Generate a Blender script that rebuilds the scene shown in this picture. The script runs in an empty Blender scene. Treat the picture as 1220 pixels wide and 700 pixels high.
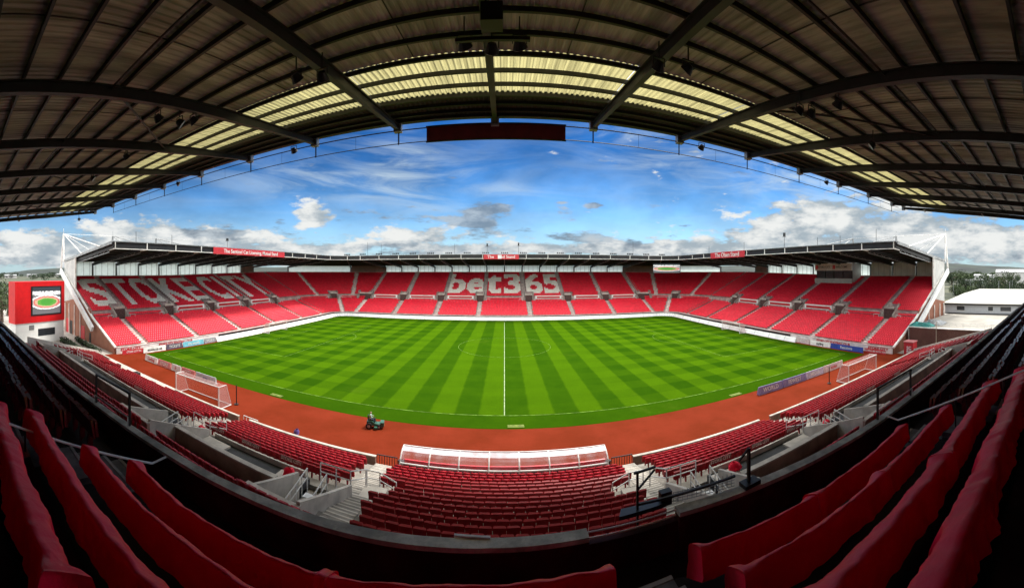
import bpy, math, random
import numpy as np
from mathutils import Vector, Matrix
from mathutils.bvhtree import BVHTree
from mathutils import noise as mnoise
random.seed(4)
S = bpy.context.scene
R = math.radians
PI = math.pi

# ------------------------------------------------------------------ camera
EYE = 14.8                       # metres above the pitch
FPX = 420.0                      # focal scale of the stitched panorama
cd = bpy.data.cameras.new('camera')
cam = bpy.data.objects.new('camera', cd)
S.collection.objects.link(cam)
S.camera = cam
cam.location = (0, 0, EYE)
cam.rotation_euler = (R(90), 0, 0)
cd.type = 'PANO'
cd.panorama_type = 'CENTRAL_CYLINDRICAL'
cd.central_cylindrical_range_u_min = -601 / FPX
cd.central_cylindrical_range_u_max = 619 / FPX
cd.central_cylindrical_range_v_min = -(700 - 324.3) / FPX
cd.central_cylindrical_range_v_max = 324.3 / FPX
cd.central_cylindrical_radius = 1.0
cd.clip_start = 0.05
cd.clip_end = 20000

# ------------------------------------------------------------------ colour management
S.view_settings.view_transform = 'Standard'
S.view_settings.look = 'None'
S.view_settings.exposure = 3.05
S.view_settings.gamma = 1.0
S.render.engine = 'CYCLES'
S.cycles.max_bounces = 9
S.cycles.diffuse_bounces = 7
S.cycles.transparent_max_bounces = 12

# ------------------------------------------------------------------ sun and sky
SUN_EL, SUN_AZ = 61.0, 42.0     # azimuth clockwise from +Y: high, beyond the far right corner
sl = bpy.data.lights.new('sun', 'SUN')
sl.energy = 0.60
sl.angle = R(12)
sl.color = (1.0, 0.95, 0.87)
sun = bpy.data.objects.new('sun', sl)
S.collection.objects.link(sun)
sd = Vector((math.sin(R(SUN_AZ)) * math.cos(R(SUN_EL)), math.cos(R(SUN_AZ)) * math.cos(R(SUN_EL)), math.sin(R(SUN_EL))))
sun.rotation_euler = sd.to_track_quat('Z', 'Y').to_euler()
sun.location = sd * 300

W = bpy.data.worlds.new('World')
S.world = W
W.use_nodes = True


class NT:
    """tiny helper to wire shader nodes"""
    def __init__(s, tree):
        s.t = tree
        s.n = tree.nodes
        s.l = tree.links

    def node(s, kind, **kw):
        n = s.n.new(kind)
        for k, v in kw.items():
            setattr(n, k, v)
        return n

    def put(s, sock, v):
        if isinstance(v, bpy.types.NodeSocket):
            s.l.new(v, sock)
        elif isinstance(v, (tuple, list)) and len(v) == 3 and sock.type == 'RGBA':
            sock.default_value = (*v, 1)
        else:
            sock.default_value = v

    def math(s, op, a, b=None, c=None, clamp=False):
        n = s.node('ShaderNodeMath', operation=op, use_clamp=clamp)
        for i, v in enumerate((a, b, c)):
            if v is not None:
                s.put(n.inputs[i], v)
        return n.outputs[0]

    def mix(s, f, a, b, kind='MIX'):
        n = s.node('ShaderNodeMix', data_type='RGBA', blend_type=kind)
        s.put(n.inputs['Factor'], f)
        s.put(n.inputs['A'], a)
        s.put(n.inputs['B'], b)
        return n.outputs['Result']

    def rng(s, v, a, b, c=0.0, d=1.0, smooth=True):
        n = s.node('ShaderNodeMapRange', interpolation_type='SMOOTHSTEP' if smooth else 'LINEAR')
        s.put(n.inputs['Value'], v)
        for k, q in (('From Min', a), ('From Max', b), ('To Min', c), ('To Max', d)):
            n.inputs[k].default_value = q
        return n.outputs[0]

    def noise(s, vec, scale, detail=4, rough=0.55, distort=0.0):
        n = s.node('ShaderNodeTexNoise')
        if vec is not None:
            s.l.new(vec, n.inputs['Vector'])
        n.inputs['Scale'].default_value = scale
        n.inputs['Detail'].default_value = detail
        n.inputs['Roughness'].default_value = rough
        n.inputs['Distortion'].default_value = distort
        return n.outputs['Fac']

    def vec(s, x, y, z):
        n = s.node('ShaderNodeCombineXYZ')
        for i, v in enumerate((x, y, z)):
            s.put(n.inputs[i], v)
        return n.outputs[0]


def build_world():
    N = NT(W.node_tree)
    bg = N.n['Background']
    sky = N.node('ShaderNodeTexSky', sky_type='NISHITA', sun_disc=False)
    sky.sun_elevation = R(SUN_EL)
    sky.sun_rotation = R(SUN_AZ)
    sky.altitude = 100
    sky.air_density = 1.0
    sky.dust_density = 0.6
    sky.ozone_density = 3.0
    tc = N.node('ShaderNodeTexCoord').outputs['Generated']
    sp = N.node('ShaderNodeSeparateXYZ')
    N.l.new(tc, sp.inputs[0])
    x, y, z = sp.outputs
    th = N.math('ARCTAN2', x, y)
    rad = N.math('SQRT', N.math('ADD', N.math('MULTIPLY', x, x), N.math('MULTIPLY', y, y)))
    v = N.math('DIVIDE', z, N.math('MAXIMUM', rad, 0.02))
    deep = N.rng(v, 0.02, 0.42)
    blue = N.mix(deep, (0.18, 0.28, 0.34), (0.022, 0.098, 0.19))
    base = N.mix(1.0, sky.outputs[0], blue, 'MULTIPLY')
    mott = N.rng(N.noise(N.vec(th, N.math('MULTIPLY', v, 2.0), 5.0), 2.6, 5, 0.6), 0.3, 0.7, 0.80, 1.22)
    base = N.mix(1.0, base, N.vec(mott, mott, mott), 'MULTIPLY')
    # direction coordinates for the clouds: azimuth, slope
    cv = N.vec(th, N.math('MULTIPLY', v, 2.2), 0.0)
    n1 = N.noise(cv, 7.5, 8, 0.6)
    n2 = N.noise(cv, 3.0, 4, 0.5)
    wisp = N.noise(N.vec(N.math('ADD', th, N.math('MULTIPLY', v, 1.1)), N.math('MULTIPLY', v, 4.5), 3.7), 3.2, 8, 0.62, 1.2)

    def blob(px, py, w, h):
        a = N.math('MULTIPLY', N.math('SUBTRACT', th, (px - 601) / FPX), FPX / w)
        b = N.math('MULTIPLY', N.math('SUBTRACT', v, (324.3 - py) / FPX), FPX / h)
        d = N.math('ADD', N.math('MULTIPLY', a, a), N.math('MULTIPLY', b, b))
        return N.math('EXPONENT', N.math('MULTIPLY', d, -1.0))

    def total(lst):
        o = None
        for (px, py, w, h, g) in lst:
            q = N.math('MULTIPLY', blob(px, py, w, h), g)
            o = q if o is None else N.math('ADD', o, q)
        return o
    white = total([(375, 257, 26, 17, .9), (60, 300, 130, 26, .75), (235, 282, 80, 18, .6), (150, 262, 60, 14, .4),
                   (505, 278, 60, 14, .5), (1080, 280, 210, 46, .75), (1190, 225, 90, 30, .6), (970, 250, 80, 28, .45),
                   (650, 296, 200, 7, .6), (820, 296, 60, 8, .6), (330, 298, 80, 10, .6), (940, 300, 90, 12, .5)])
    grey = total([(555, 262, 62, 15, .95), (595, 247, 24, 8, .5), (700, 285, 38, 9, 1.0), (265, 278, 60, 11, .7),
                  (440, 252, 26, 6, .8), (668, 242, 12, 5, .8), (706, 244, 14, 4, .8), (470, 292, 50, 7, .5),
                  (330, 262, 14, 4, .5), (284, 237, 16, 4, .5), (760, 293, 24, 5, .6), (1100, 243, 30, 8, .35)])
    nf = N.noise(N.vec(th, N.math('MULTIPLY', v, 2.6), 1.7), 17.0, 8, 0.62)
    nn_ = N.math('ADD', N.math('MULTIPLY', n1, 0.62), N.math('MULTIPLY', nf, 0.38))
    low = N.math('MULTIPLY', N.rng(v, 0.0, 0.035), N.rng(v, 0.17, 0.07))          # band of broken cloud low in the sky
    fw = N.math('ADD', white, N.math('MULTIPLY', low, 0.30))
    fg = N.math('ADD', grey, N.math('MULTIPLY', low, 0.22))
    mw = N.rng(N.math('ADD', nn_, N.math('MULTIPLY', fw, 0.30)), 0.605, 0.70)
    mg = N.rng(N.math('ADD', N.noise(N.vec(th, N.math('MULTIPLY', v, 3.4), 9.1), 9.0, 8, 0.6), N.math('MULTIPLY', fg, 0.30)), 0.62, 0.76)
    cir = total([(470, 190, 60, 26, .8), (450, 215, 90, 20, .7), (600, 225, 40, 8, .5), (812, 190, 80, 14, .9), (740, 158, 60, 10, .8),
                 (500, 240, 60, 18, .4), (930, 225, 120, 26, .6), (350, 215, 90, 18, .35), (1000, 200, 80, 20, .6), (1120, 220, 120, 40, .7)])
    rest = N.rng(N.math('ABSOLUTE', th), 1.5, 1.9)      # unseen sky outside the view, given extra bright cloud to light the stands
    mc = N.math('MULTIPLY', N.rng(wisp, 0.36, 0.72), N.math('ADD', N.math('ADD', cir, 0.16), N.math('MULTIPLY', rest, 0.4)), clamp=True)
    mo = N.math('MULTIPLY', rest, N.rng(n1, 0.36, 0.52))
    shade = N.rng(n1, 0.40, 0.62)
    cloudw = N.mix(shade, (0.80, 0.96, 1.08), (1.8, 1.83, 1.8))
    cloudg = N.mix(shade, (0.42, 0.53, 0.66), (1.0, 1.15, 1.28))
    c = N.mix(N.math('MULTIPLY', mc, 0.70), base, (1.35, 1.62, 1.78))
    haze = N.rng(v, 0.0, 0.20, 0.6, 0.0)
    c = N.mix(haze, c, (1.25, 1.55, 1.7))
    c = N.mix(mw, c, cloudw)
    over = N.math('MAXIMUM', mo, N.math('MULTIPLY', N.rng(v, 0.46, 0.62), N.rng(n2, 0.34, 0.52)))
    c = N.mix(over, c, N.mix(shade, (4.4, 4.5, 4.6), (7.4, 7.4, 7.2)))  # unseen overhead and rear cloud, added brighter to lift the shaded stands
    c = N.mix(N.math('MULTIPLY', mg, 0.85), c, cloudg)
    N.l.new(c, bg.inputs['Color'])
    bg.inputs['Strength'].default_value = 0.0585


build_world()


# ------------------------------------------------------------------ materials
MATS = {}


def mat(name, col, rough=0.6, var=0.12, scale=3.0, metal=0.0, bump=0.0, spec=0.5, var_col=None, detail=5, coord='Object', sub=None, stretch=None):
    if name in MATS:
        return MATS[name]
    m = bpy.data.materials.new(name)
    m.use_nodes = True
    N = NT(m.node_tree)
    b = N.n['Principled BSDF']
    b.inputs['Roughness'].default_value = rough
    b.inputs['Metallic'].default_value = metal
    b.inputs['Specular IOR Level'].default_value = spec
    tc = N.node('ShaderNodeTexCoord').outputs[coord]
    if stretch:
        mp = N.node('ShaderNodeMapping')
        mp.inputs['Scale'].default_value = stretch
        N.l.new(tc, mp.inputs[0])
        tc = mp.outputs[0]
    f = N.noise(tc, scale, detail)
    f2 = N.noise(tc, scale * 7.3, 3)
    lo = tuple(max(0, c * (1 - var * 1.8)) for c in col)
    hi = var_col or tuple(min(1, c * (1 + var * 1.2)) for c in col)
    c1 = N.mix(N.rng(f, 0.3, 0.7), lo, hi)
    c2 = N.mix(N.math('MULTIPLY', N.rng(f2, 0.45, 0.75), var), c1, tuple(c * 0.45 for c in col))
    N.l.new(c2, b.inputs['Base Color'])
    if bump:
        bn = N.node('ShaderNodeBump')
        bn.inputs['Strength'].default_value = bump
        bn.inputs['Distance'].default_value = 0.03
        N.l.new(f2, bn.inputs['Height'])
        N.l.new(bn.outputs[0], b.inputs['Normal'])
    MATS[name] = m
    return m


def mat_translucent(name, col, trans, rough=0.5, streak=0.2, stretch=None):
    m = bpy.data.materials.new(name)
    m.use_nodes = True
    N = NT(m.node_tree)
    b = N.n['Principled BSDF']
    out = N.n['Material Output']
    tc = N.node('ShaderNodeTexCoord').outputs['Object']
    if stretch:
        mp = N.node('ShaderNodeMapping')
        mp.inputs['Scale'].default_value = stretch
        N.l.new(tc, mp.inputs[0])
        tc = mp.outputs[0]
    f = N.noise(tc, 1.4 if not stretch else .5, 5)
    c = N.mix(N.rng(f, 0.3, 0.7), tuple(x * (1 - streak) for x in col), col)
    N.l.new(c, b.inputs['Base Color'])
    b.inputs['Roughness'].default_value = rough
    t = N.node('ShaderNodeBsdfTranslucent')
    N.l.new(c, t.inputs['Color'])
    mx = N.node('ShaderNodeMixShader')
    mx.inputs[0].default_value = trans
    N.l.new(b.outputs[0], mx.inputs[1])
    N.l.new(t.outputs[0], mx.inputs[2])
    N.l.new(mx.outputs[0], out.inputs['Surface'])
    MATS[name] = m
    return m


def mat_grass(name, stripes):
    m = bpy.data.materials.new(name)
    m.use_nodes = True
    N = NT(m.node_tree)
    b = N.n['Principled BSDF']
    b.inputs['Roughness'].default_value = 0.85
    b.inputs['Specular IOR Level'].default_value = 0.0
    geo = N.node('ShaderNodeNewGeometry').outputs['Position']
    sp = N.node('ShaderNodeSeparateXYZ')
    N.l.new(geo, sp.inputs[0])
    x, y, _ = sp.outputs
    wob = N.math('MULTIPLY', N.math('SUBTRACT', N.noise(geo, 0.5, 3), 0.5), 0.3)
    light, dark = (0.052, 0.118, 0.002), (0.019, 0.060, 0.0015)
    if stripes:
        sx = N.math('SINE', N.math('MULTIPLY', N.math('ADD', x, wob), PI / 2.62))
        sy = N.math('SINE', N.math('MULTIPLY', N.math('ADD', N.math('SUBTRACT', y, 36.3), wob), PI / 2.83))
        fx = N.rng(sx, -0.22, 0.22, 1.0, -1.0)
        fy = N.rng(sy, -0.22, 0.22, -1.0, 1.0)
        ax = N.math('ABSOLUTE', x)
        wy = N.rng(ax, 6, 40, 0.12, 0.95)  # cross bands stronger at the sides, painting in the mown grass's directional sheen
        wx = N.rng(ax, 10, 52, 1.0, 0.75)
        f = N.math('ADD', N.math('MULTIPLY', fx, wx), N.math('MULTIPLY', fy, wy))
        # mown field only inside the lines
        f = N.math('ADD', N.math('MULTIPLY', f, 0.33), 0.5)
        inside = N.math('MULTIPLY', N.math('LESS_THAN', ax, 52.6), N.math('GREATER_THAN', y, 36.2))
        f = N.math('MULTIPLY', f, inside)
        f = N.math('ADD', f, N.math('MULTIPLY', N.math('SUBTRACT', 1.0, inside), 0.22))
    else:
        f = 0.3
    nz = N.math('MULTIPLY', N.math('SUBTRACT', N.noise(geo, 0.22, 6, 0.65), 0.5), 0.75)
    f = N.math('ADD', f, nz, clamp=True)
    c = N.mix(f, dark, light)
    blade = N.noise(geo, 9.0, 4, 0.7)
    c = N.mix(N.math('MULTIPLY', N.rng(blade, 0.4, 0.7), 0.25), c, (0.02, 0.06, 0.004))
    worn = N.noise(geo, 0.09, 5, 0.7)
    c = N.mix(N.rng(worn, 0.58, 0.75, 0.0, 0.16), c, (0.13, 0.18, 0.015))
    N.l.new(c, b.inputs['Base Color'])
    bn = N.node('ShaderNodeBump')
    bn.inputs['Strength'].default_value = 0.5
    bn.inputs['Distance'].default_value = 0.03
    N.l.new(N.noise(geo, 30, 3), bn.inputs['Height'])
    N.l.new(bn.outputs[0], b.inputs['Normal'])
    MATS[name] = m
    return m


def mat_brick(name, c1, c2, scale=1.0):
    m = bpy.data.materials.new(name)
    m.use_nodes = True
    N = NT(m.node_tree)
    b = N.n['Principled BSDF']
    b.inputs['Roughness'].default_value = 0.85
    tc = N.node('ShaderNodeTexCoord').outputs['Object']
    sp = N.node('ShaderNodeSeparateXYZ')
    N.l.new(tc, sp.inputs[0])
    v = N.vec(N.math('ADD', sp.outputs[0], sp.outputs[1]), sp.outputs[2], 0.0)
    t = N.node('ShaderNodeTexBrick')
    N.l.new(v, t.inputs['Vector'])
    t.inputs['Scale'].default_value = scale * 4.0
    t.inputs['Color1'].default_value = (*c1, 1)
    t.inputs['Color2'].default_value = (*c2, 1)
    t.inputs['Mortar'].default_value = (0.25, 0.2, 0.17, 1)
    t.inputs['Mortar Size'].default_value = 0.012
    f = N.noise(tc, 0.6, 5)
    c = N.mix(N.rng(f, 0.35, 0.7, 0, 0.5), t.outputs['Color'], tuple(x * 0.5 for x in c1))
    N.l.new(c, b.inputs['Base Color'])
    MATS[name] = m
    return m


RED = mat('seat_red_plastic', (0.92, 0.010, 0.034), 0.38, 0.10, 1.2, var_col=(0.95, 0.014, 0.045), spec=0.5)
RED2 = mat('shade_darkened_seat_plastic', (0.36, 0.004, 0.012), 0.45, 0.15, 2.0, spec=0.25)  # seat red darkened so the colour carries the roof's shade
WHITE_SEAT = mat('seat_white_plastic', (0.93, 0.89, 0.78), 0.45, 0.06, 1.5)
CLOTH = mat('red_tarpaulin', (0.97, 0.008, 0.045), 0.48, 0.05, 2.5, bump=0.2, var_col=(0.98, 0.010, 0.055), spec=0.22)
CONC = mat('concrete', (0.34, 0.31, 0.27), 0.9, 0.16, 0.8, bump=0.3)
CONC_L = mat('pale_concrete', (0.52, 0.48, 0.42), 0.9, 0.14, 0.9, bump=0.3)
CONC_P = mat('painted_step_nosing', (0.88, 0.74, 0.68), 0.8, 0.16, 1.3)
CONC_D = mat('shade_dark_concrete', (0.030, 0.026, 0.026), 0.95, 0.3, 1.0, spec=0.1)  # concrete blackened to put the stand interior's shade into its colour
COPING = mat('weathered_coping', (0.62, 0.60, 0.52), 0.85, 0.25, 2.2, bump=0.3)
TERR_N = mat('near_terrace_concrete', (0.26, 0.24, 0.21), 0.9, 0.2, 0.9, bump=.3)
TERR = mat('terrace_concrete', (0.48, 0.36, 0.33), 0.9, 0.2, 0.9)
MAROON = mat('maroon_painted_wall', (0.060, 0.007, 0.010), 0.75, 0.3, 1.5, spec=0.2)
BROWN = mat('brown_wall_face', (0.30, 0.19, 0.145), 0.9, 0.2, 1.0)
TRACK = mat('red_track_surface', (0.18, 0.024, 0.006), 0.9, 0.10, 0.25, bump=0.4, spec=0.05, var_col=(0.195, 0.026, 0.009), detail=8)
TARMAC = mat('tarmac', (0.055, 0.058, 0.062), 0.95, 0.2, 0.7)
WHITE = mat('white_paint', (0.78, 0.78, 0.76), 0.5, 0.06, 1.0)
WHITE_B = mat('white_board_paint', (0.86, 0.86, 0.82), .6, .05, .6)
WHITE_W = mat('weathered_white_paint', (0.84, 0.82, 0.77), 0.6, 0.14, 0.7)
STEEL = mat('dark_painted_steel', (0.012, 0.011, 0.011), 0.55, 0.25, 1.5)
STEEL_G = mat('grey_steel', (0.30, 0.31, 0.31), 0.45, 0.15, 1.5, metal=0.4)
BLACK = mat('black_steel', (0.012, 0.012, 0.013), 0.5, 0.2, 2.0)
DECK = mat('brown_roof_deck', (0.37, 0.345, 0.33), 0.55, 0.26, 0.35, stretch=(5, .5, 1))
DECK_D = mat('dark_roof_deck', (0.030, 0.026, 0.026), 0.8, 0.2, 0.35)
CLAD = mat('pale_metal_cladding', (0.52, 0.52, 0.50), 0.5, 0.08, 0.5)
CLAD_B = mat('brown_cladding', (0.24, 0.17, 0.15), 0.6, 0.1, 0.5)
SIGN_R = mat('red_sign_paint', (0.55, 0.03, 0.04), 0.5, 0.08, 1.0)
SCREEN_R = mat('bright_red_cabinet', (0.72, 0.008, 0.012), 0.45, 0.05, 1.0)
DARKRED = mat('dark_red_banner', (0.14, 0.006, 0.010), 0.7, 0.15, 1.0)
GLASS_D = mat('dark_window_glass', (0.03, 0.035, 0.04), 0.15, 0.1, 1.0)
CYAN = mat('cyan_board', (0.18, 0.52, 0.62), 0.5, 0.1, 1.0)
BLUE = mat('blue_board', (0.03, 0.07, 0.36), 0.5, 0.12, 1.0)
TEAL = mat('teal_tarpaulin', (0.02, 0.24, 0.21), 0.6, 0.25, 1.0)
GREEN_M = mat('green_machine_paint', (0.035, 0.12, 0.08), 0.4, 0.1, 2.0)
FOLI = mat('tree_foliage', (0.030, 0.060, 0.010), 0.8, 0.45, 0.6, var_col=(0.055, 0.095, 0.018))
FOLI_D = mat('dark_foliage', (0.018, 0.038, 0.009), 0.8, 0.45, 0.6)
BARK = mat('bark', (0.10, 0.07, 0.05), 0.9, 0.3, 4.0)
HILL = mat('distant_hill', (0.013, 0.024, 0.021), 0.95, 0.4, 0.006, var_col=(0.026, 0.038, 0.024), coord='Object')
FIELD = mat('rough_ground', (0.040, 0.062, 0.018), 0.95, 0.4, 0.02, var_col=(0.11, 0.11, 0.065))
PATH = mat('concourse_paving', (0.36, 0.33, 0.29), 0.9, 0.15, 0.4)
NETM = mat('net_cord', (0.70, 0.62, 0.60), 0.8, 0.05, 3.0)
PANE = mat_translucent('translucent_cladding', (0.88, 0.94, 0.92), 0.80, streak=.08)
SKYL = mat_translucent('yellowed_skylight', (0.33, 0.295, 0.135), 0.92, streak=0.45, stretch=(9, .35, 1))
GRASS = mat_grass('striped_grass', True)
BRICK = mat_brick('red_brick_work', (0.34, 0.13, 0.07), (0.28, 0.10, 0.06))
BRICK_D = mat_brick('dark_brick_work', (0.12, 0.035, 0.022), (0.10, 0.030, 0.02))


def mat_poly(name, lo, hi):
    m = bpy.data.materials.new(name)
    m.use_nodes = True
    N = NT(m.node_tree)
    b = N.n['Principled BSDF']
    out = N.n['Material Output']
    b.inputs['Base Color'].default_value = (0.75, 0.76, 0.82, 1)
    b.inputs['Roughness'].default_value = 0.25
    tr = N.node('ShaderNodeBsdfTransparent')
    tc = N.node('ShaderNodeTexCoord').outputs['Object']
    f = N.noise(tc, 1.2, 5)
    mx = N.node('ShaderNodeMixShader')
    N.l.new(N.rng(f, 0.3, 0.7, lo, hi), mx.inputs[0])
    N.l.new(tr.outputs[0], mx.inputs[1])
    N.l.new(b.outputs[0], mx.inputs[2])
    N.l.new(mx.outputs[0], out.inputs['Surface'])
    return m


POLY = mat_poly('clear_canopy_sheet', .08, .26)
POLYW = mat_poly('sky_reflection_canopy_sheet', .55, .92)  # whitened sheet that paints reflected sky on the upper canopy


def mat_net():
    m = bpy.data.materials.new('goal_netting')
    m.use_nodes = True
    N = NT(m.node_tree)
    b = N.n['Principled BSDF']
    out = N.n['Material Output']
    b.inputs['Base Color'].default_value = (0.78, 0.52, 0.49, 1)
    tr = N.node('ShaderNodeBsdfTransparent')
    mx = N.node('ShaderNodeMixShader')
    tc = N.node('ShaderNodeTexCoord').outputs['Object']
    sp = N.node('ShaderNodeSeparateXYZ')
    N.l.new(tc, sp.inputs[0])
    fs = []
    for q in (N.math('ADD', sp.outputs[0], sp.outputs[1]), sp.outputs[2]):
        fs.append(N.math('LESS_THAN', N.math('FRACT', N.math('MULTIPLY', q, 8.0)), 0.17))
    N.l.new(N.math('MAXIMUM', fs[0], fs[1]), mx.inputs[0])
    N.l.new(tr.outputs[0], mx.inputs[1])
    N.l.new(b.outputs[0], mx.inputs[2])
    N.l.new(mx.outputs[0], out.inputs['Surface'])
    return m


NET = mat_net()


# ------------------------------------------------------------------ mesh helpers
class MB:
    """collects faces; build() links them as one mesh object"""
    def __init__(s):
        s.v, s.f, s.m, s.g = [], [], [], []

    def pieces(s):
        """groups of added shapes that lie close together"""
        n = len(s.g)
        if n > 400:
            return [list(range(n))]
        B = []
        for i, (v0, f0, nf) in enumerate(s.g):
            v1 = s.g[i + 1][0] if i + 1 < n else len(s.v)
            a = np.array(s.v[v0:v1], dtype=float)
            B.append((a.min(0), a.max(0)))
        lo, hi = np.array([b[0] for b in B]), np.array([b[1] for b in B])
        size = (hi - lo).max(1)
        gap = np.maximum(0, np.maximum(lo[:, None] - hi[None], lo[None] - hi[:, None]))
        near = np.sqrt((gap ** 2).sum(2)) <= np.maximum(.02, .5 * np.maximum(size[:, None], size[None]))
        seen, out = set(), []
        for i in range(n):
            if i in seen:
                continue
            st_, comp = [i], []
            seen.add(i)
            while st_:
                k = st_.pop()
                comp.append(k)
                for q in np.nonzero(near[k])[0]:
                    if q not in seen:
                        seen.add(int(q))
                        st_.append(int(q))
            out.append(sorted(comp))
        return out

    def add(s, vs, fs, mi=0):
        o = len(s.v)
        s.g.append((o, len(s.f), len(fs)))
        s.v += [tuple(v) for v in vs]
        s.f += [tuple(i + o for i in f) for f in fs]
        s.m += [mi] * len(fs)
        return s

    def quad(s, a, b, c, d, mi=0):
        return s.add((a, b, c, d), ((0, 1, 2, 3),), mi)

    def box(s, x0, x1, y0, y1, z0, z1, mi=0):
        x0, x1 = min(x0, x1), max(x0, x1)
        y0, y1 = min(y0, y1), max(y0, y1)
        z0, z1 = min(z0, z1), max(z0, z1)
        v = [(x, y, z) for x in (x0, x1) for y in (y0, y1) for z in (z0, z1)]
        return s.add(v, ((0, 1, 3, 2), (4, 6, 7, 5), (0, 4, 5, 1), (2, 3, 7, 6), (0, 2, 6, 4), (1, 5, 7, 3)), mi)

    def prism(s, pts, axis_vec, mi=0):
        """closed polygon pts (3D) extruded along axis_vec"""
        n = len(pts)
        a = [Vector(p) for p in pts]
        b = [p + Vector(axis_vec) for p in a]
        fs = [tuple(range(n))[::-1], tuple(range(n, 2 * n))]
        fs += [(i, (i + 1) % n, n + (i + 1) % n, n + i) for i in range(n)]
        return s.add(a + b, fs, mi)

    def bar(s, p, q, w, h=None, mi=0, up=(0, 0, 1)):
        """rectangular bar from p to q, w wide, h deep"""
        h = w if h is None else h
        p, q = Vector(p), Vector(q)
        d = (q - p).normalized()
        u = Vector(up)
        if abs(d.dot(u)) > 0.98:
            u = Vector((0, 1, 0))
        a = d.cross(u).normalized() * (w / 2)
        b = a.cross(d).normalized() * (h / 2)
        v = []
        for c in (p, q):
            v += [c - a - b, c + a - b, c + a + b, c - a + b]
        return s.add(v, ((0, 3, 2, 1), (4, 5, 6, 7), (0, 1, 5, 4), (1, 2, 6, 5), (2, 3, 7, 6), (3, 0, 4, 7)), mi)

    def tube(s, pts, r, n=6, mi=0):
        pts = [Vector(p) for p in pts]
        rings = []
        for i, p in enumerate(pts):
            d = (pts[min(i + 1, len(pts) - 1)] - pts[max(i - 1, 0)]).normalized()
            u = Vector((0, 0, 1)) if abs(d.z) < 0.95 else Vector((1, 0, 0))
            a = d.cross(u).normalized()
            b = a.cross(d)
            rr = r[i] if isinstance(r, (list, tuple)) else r
            rings.append([p + (a * math.cos(t) + b * math.sin(t)) * rr for t in [2 * PI * k / n for k in range(n)]])
        v = [q for g in rings for q in g]
        f = []
        for i in range(len(pts) - 1):
            for k in range(n):
                f.append((i * n + k, i * n + (k + 1) % n, (i + 1) * n + (k + 1) % n, (i + 1) * n + k))
        f.append(tuple(range(n)))
        f.append(tuple(range((len(pts) - 1) * n, len(pts) * n))[::-1])
        return s.add(v, f, mi)

    def disc_cyl(s, c, ax, r, depth, n=14, mi=0, r2=None):
        c, ax = Vector(c), Vector(ax).normalized()
        return s.tube([c - ax * depth / 2, c + ax * depth / 2], [r, r if r2 is None else r2], n, mi)

    def build(s, name, mats, parent=None, smooth=False, kind=None, loc=None):
        if parent is not None and kind is None and len(s.g) > 1 and sum(n for _, _, n in s.g) == len(s.f):
            ps = s.pieces()
            if 1 < len(ps) <= 40:
                out = []
                for idx in ps:
                    m = MB()
                    for gi in idx:
                        v0, f0, nf = s.g[gi]
                        v1 = s.g[gi + 1][0] if gi + 1 < len(s.g) else len(s.v)
                        o = len(m.v)
                        m.v += s.v[v0:v1]
                        m.f += [tuple(i - v0 + o for i in f) for f in s.f[f0:f0 + nf]]
                        m.m += s.m[f0:f0 + nf]
                    out.append(m.build(name, mats, parent, smooth, kind, loc))
                return out[0]
        me = bpy.data.meshes.new(name)
        me.from_pydata(s.v, [], s.f)
        mats = mats if isinstance(mats, (list, tuple)) else [mats]
        for m in mats:
            me.materials.append(m)
        if len(mats) > 1:
            me.polygons.foreach_set('material_index', s.m)
        if smooth:
            me.polygons.foreach_set('use_smooth', [True] * len(me.polygons))
        me.update()
        return link(name, me, parent, kind, loc)


def link(name, me, parent=None, kind=None, loc=None):
    o = bpy.data.objects.new(name, me)
    S.collection.objects.link(o)
    if parent is not None:
        o.parent = parent
    if kind:
        o['kind'] = kind
    if loc:
        o.location = loc
    return o


def tag(o, label, cat, group=None):
    o['label'] = label
    o['category'] = cat
    if group:
        o['group'] = group
    return o


def thing(name, label, cat, loc=(0, 0, 0), group=None, rz=0.0):
    o = bpy.data.objects.new(name, None)
    S.collection.objects.link(o)
    o.location = loc
    o.rotation_euler = (0, 0, rz)
    o.empty_display_size = 0.3
    return tag(o, label, cat, group)


def big_mesh(name, verts, faces_n4, mats, mat_idx=None, parent=None, kind=None):
    """numpy arrays -> one mesh of quads"""
    me = bpy.data.meshes.new(name)
    nv, nf = len(verts), len(faces_n4)
    me.vertices.add(nv)
    me.vertices.foreach_set('co', np.asarray(verts, dtype=np.float32).ravel())
    me.loops.add(nf * 4)
    me.loops.foreach_set('vertex_index', np.asarray(faces_n4, dtype=np.int32).ravel())
    me.polygons.add(nf)
    me.polygons.foreach_set('loop_start', np.arange(0, nf * 4, 4, dtype=np.int32))
    me.polygons.foreach_set('loop_total', np.full(nf, 4, dtype=np.int32))
    for m in mats:
        me.materials.append(m)
    if mat_idx is not None:
        me.polygons.foreach_set('material_index', np.asarray(mat_idx, dtype=np.int32))
    me.update(calc_edges=True)
    me.validate()
    return link(name, me, parent, kind)


def instance_mesh(name, proto_v, proto_f, T, mats, mi=None, parent=None, kind='stuff'):
    """T: list of (x, y, z, angle); joins copies of a small proto made of quads"""
    pv, pf = np.array(proto_v, dtype=np.float64), np.array(proto_f, dtype=np.int32)
    T = np.array(T, dtype=np.float64)
    c, s = np.cos(T[:, 3]), np.sin(T[:, 3])
    X = pv[None, :, 0] * c[:, None] - pv[None, :, 1] * s[:, None] + T[:, 0:1]
    Y = pv[None, :, 0] * s[:, None] + pv[None, :, 1] * c[:, None] + T[:, 1:2]
    Z = np.broadcast_to(pv[None, :, 2], X.shape) + T[:, 2:3]
    V = np.stack([X, Y, Z], -1).reshape(-1, 3)
    F = (pf[None] + (np.arange(len(T)) * len(pv))[:, None, None]).reshape(-1, 4)
    M = np.repeat(np.asarray(mi), len(pf)) if mi is not None else None
    return big_mesh(name, V, F, mats, M, parent, kind)


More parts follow.
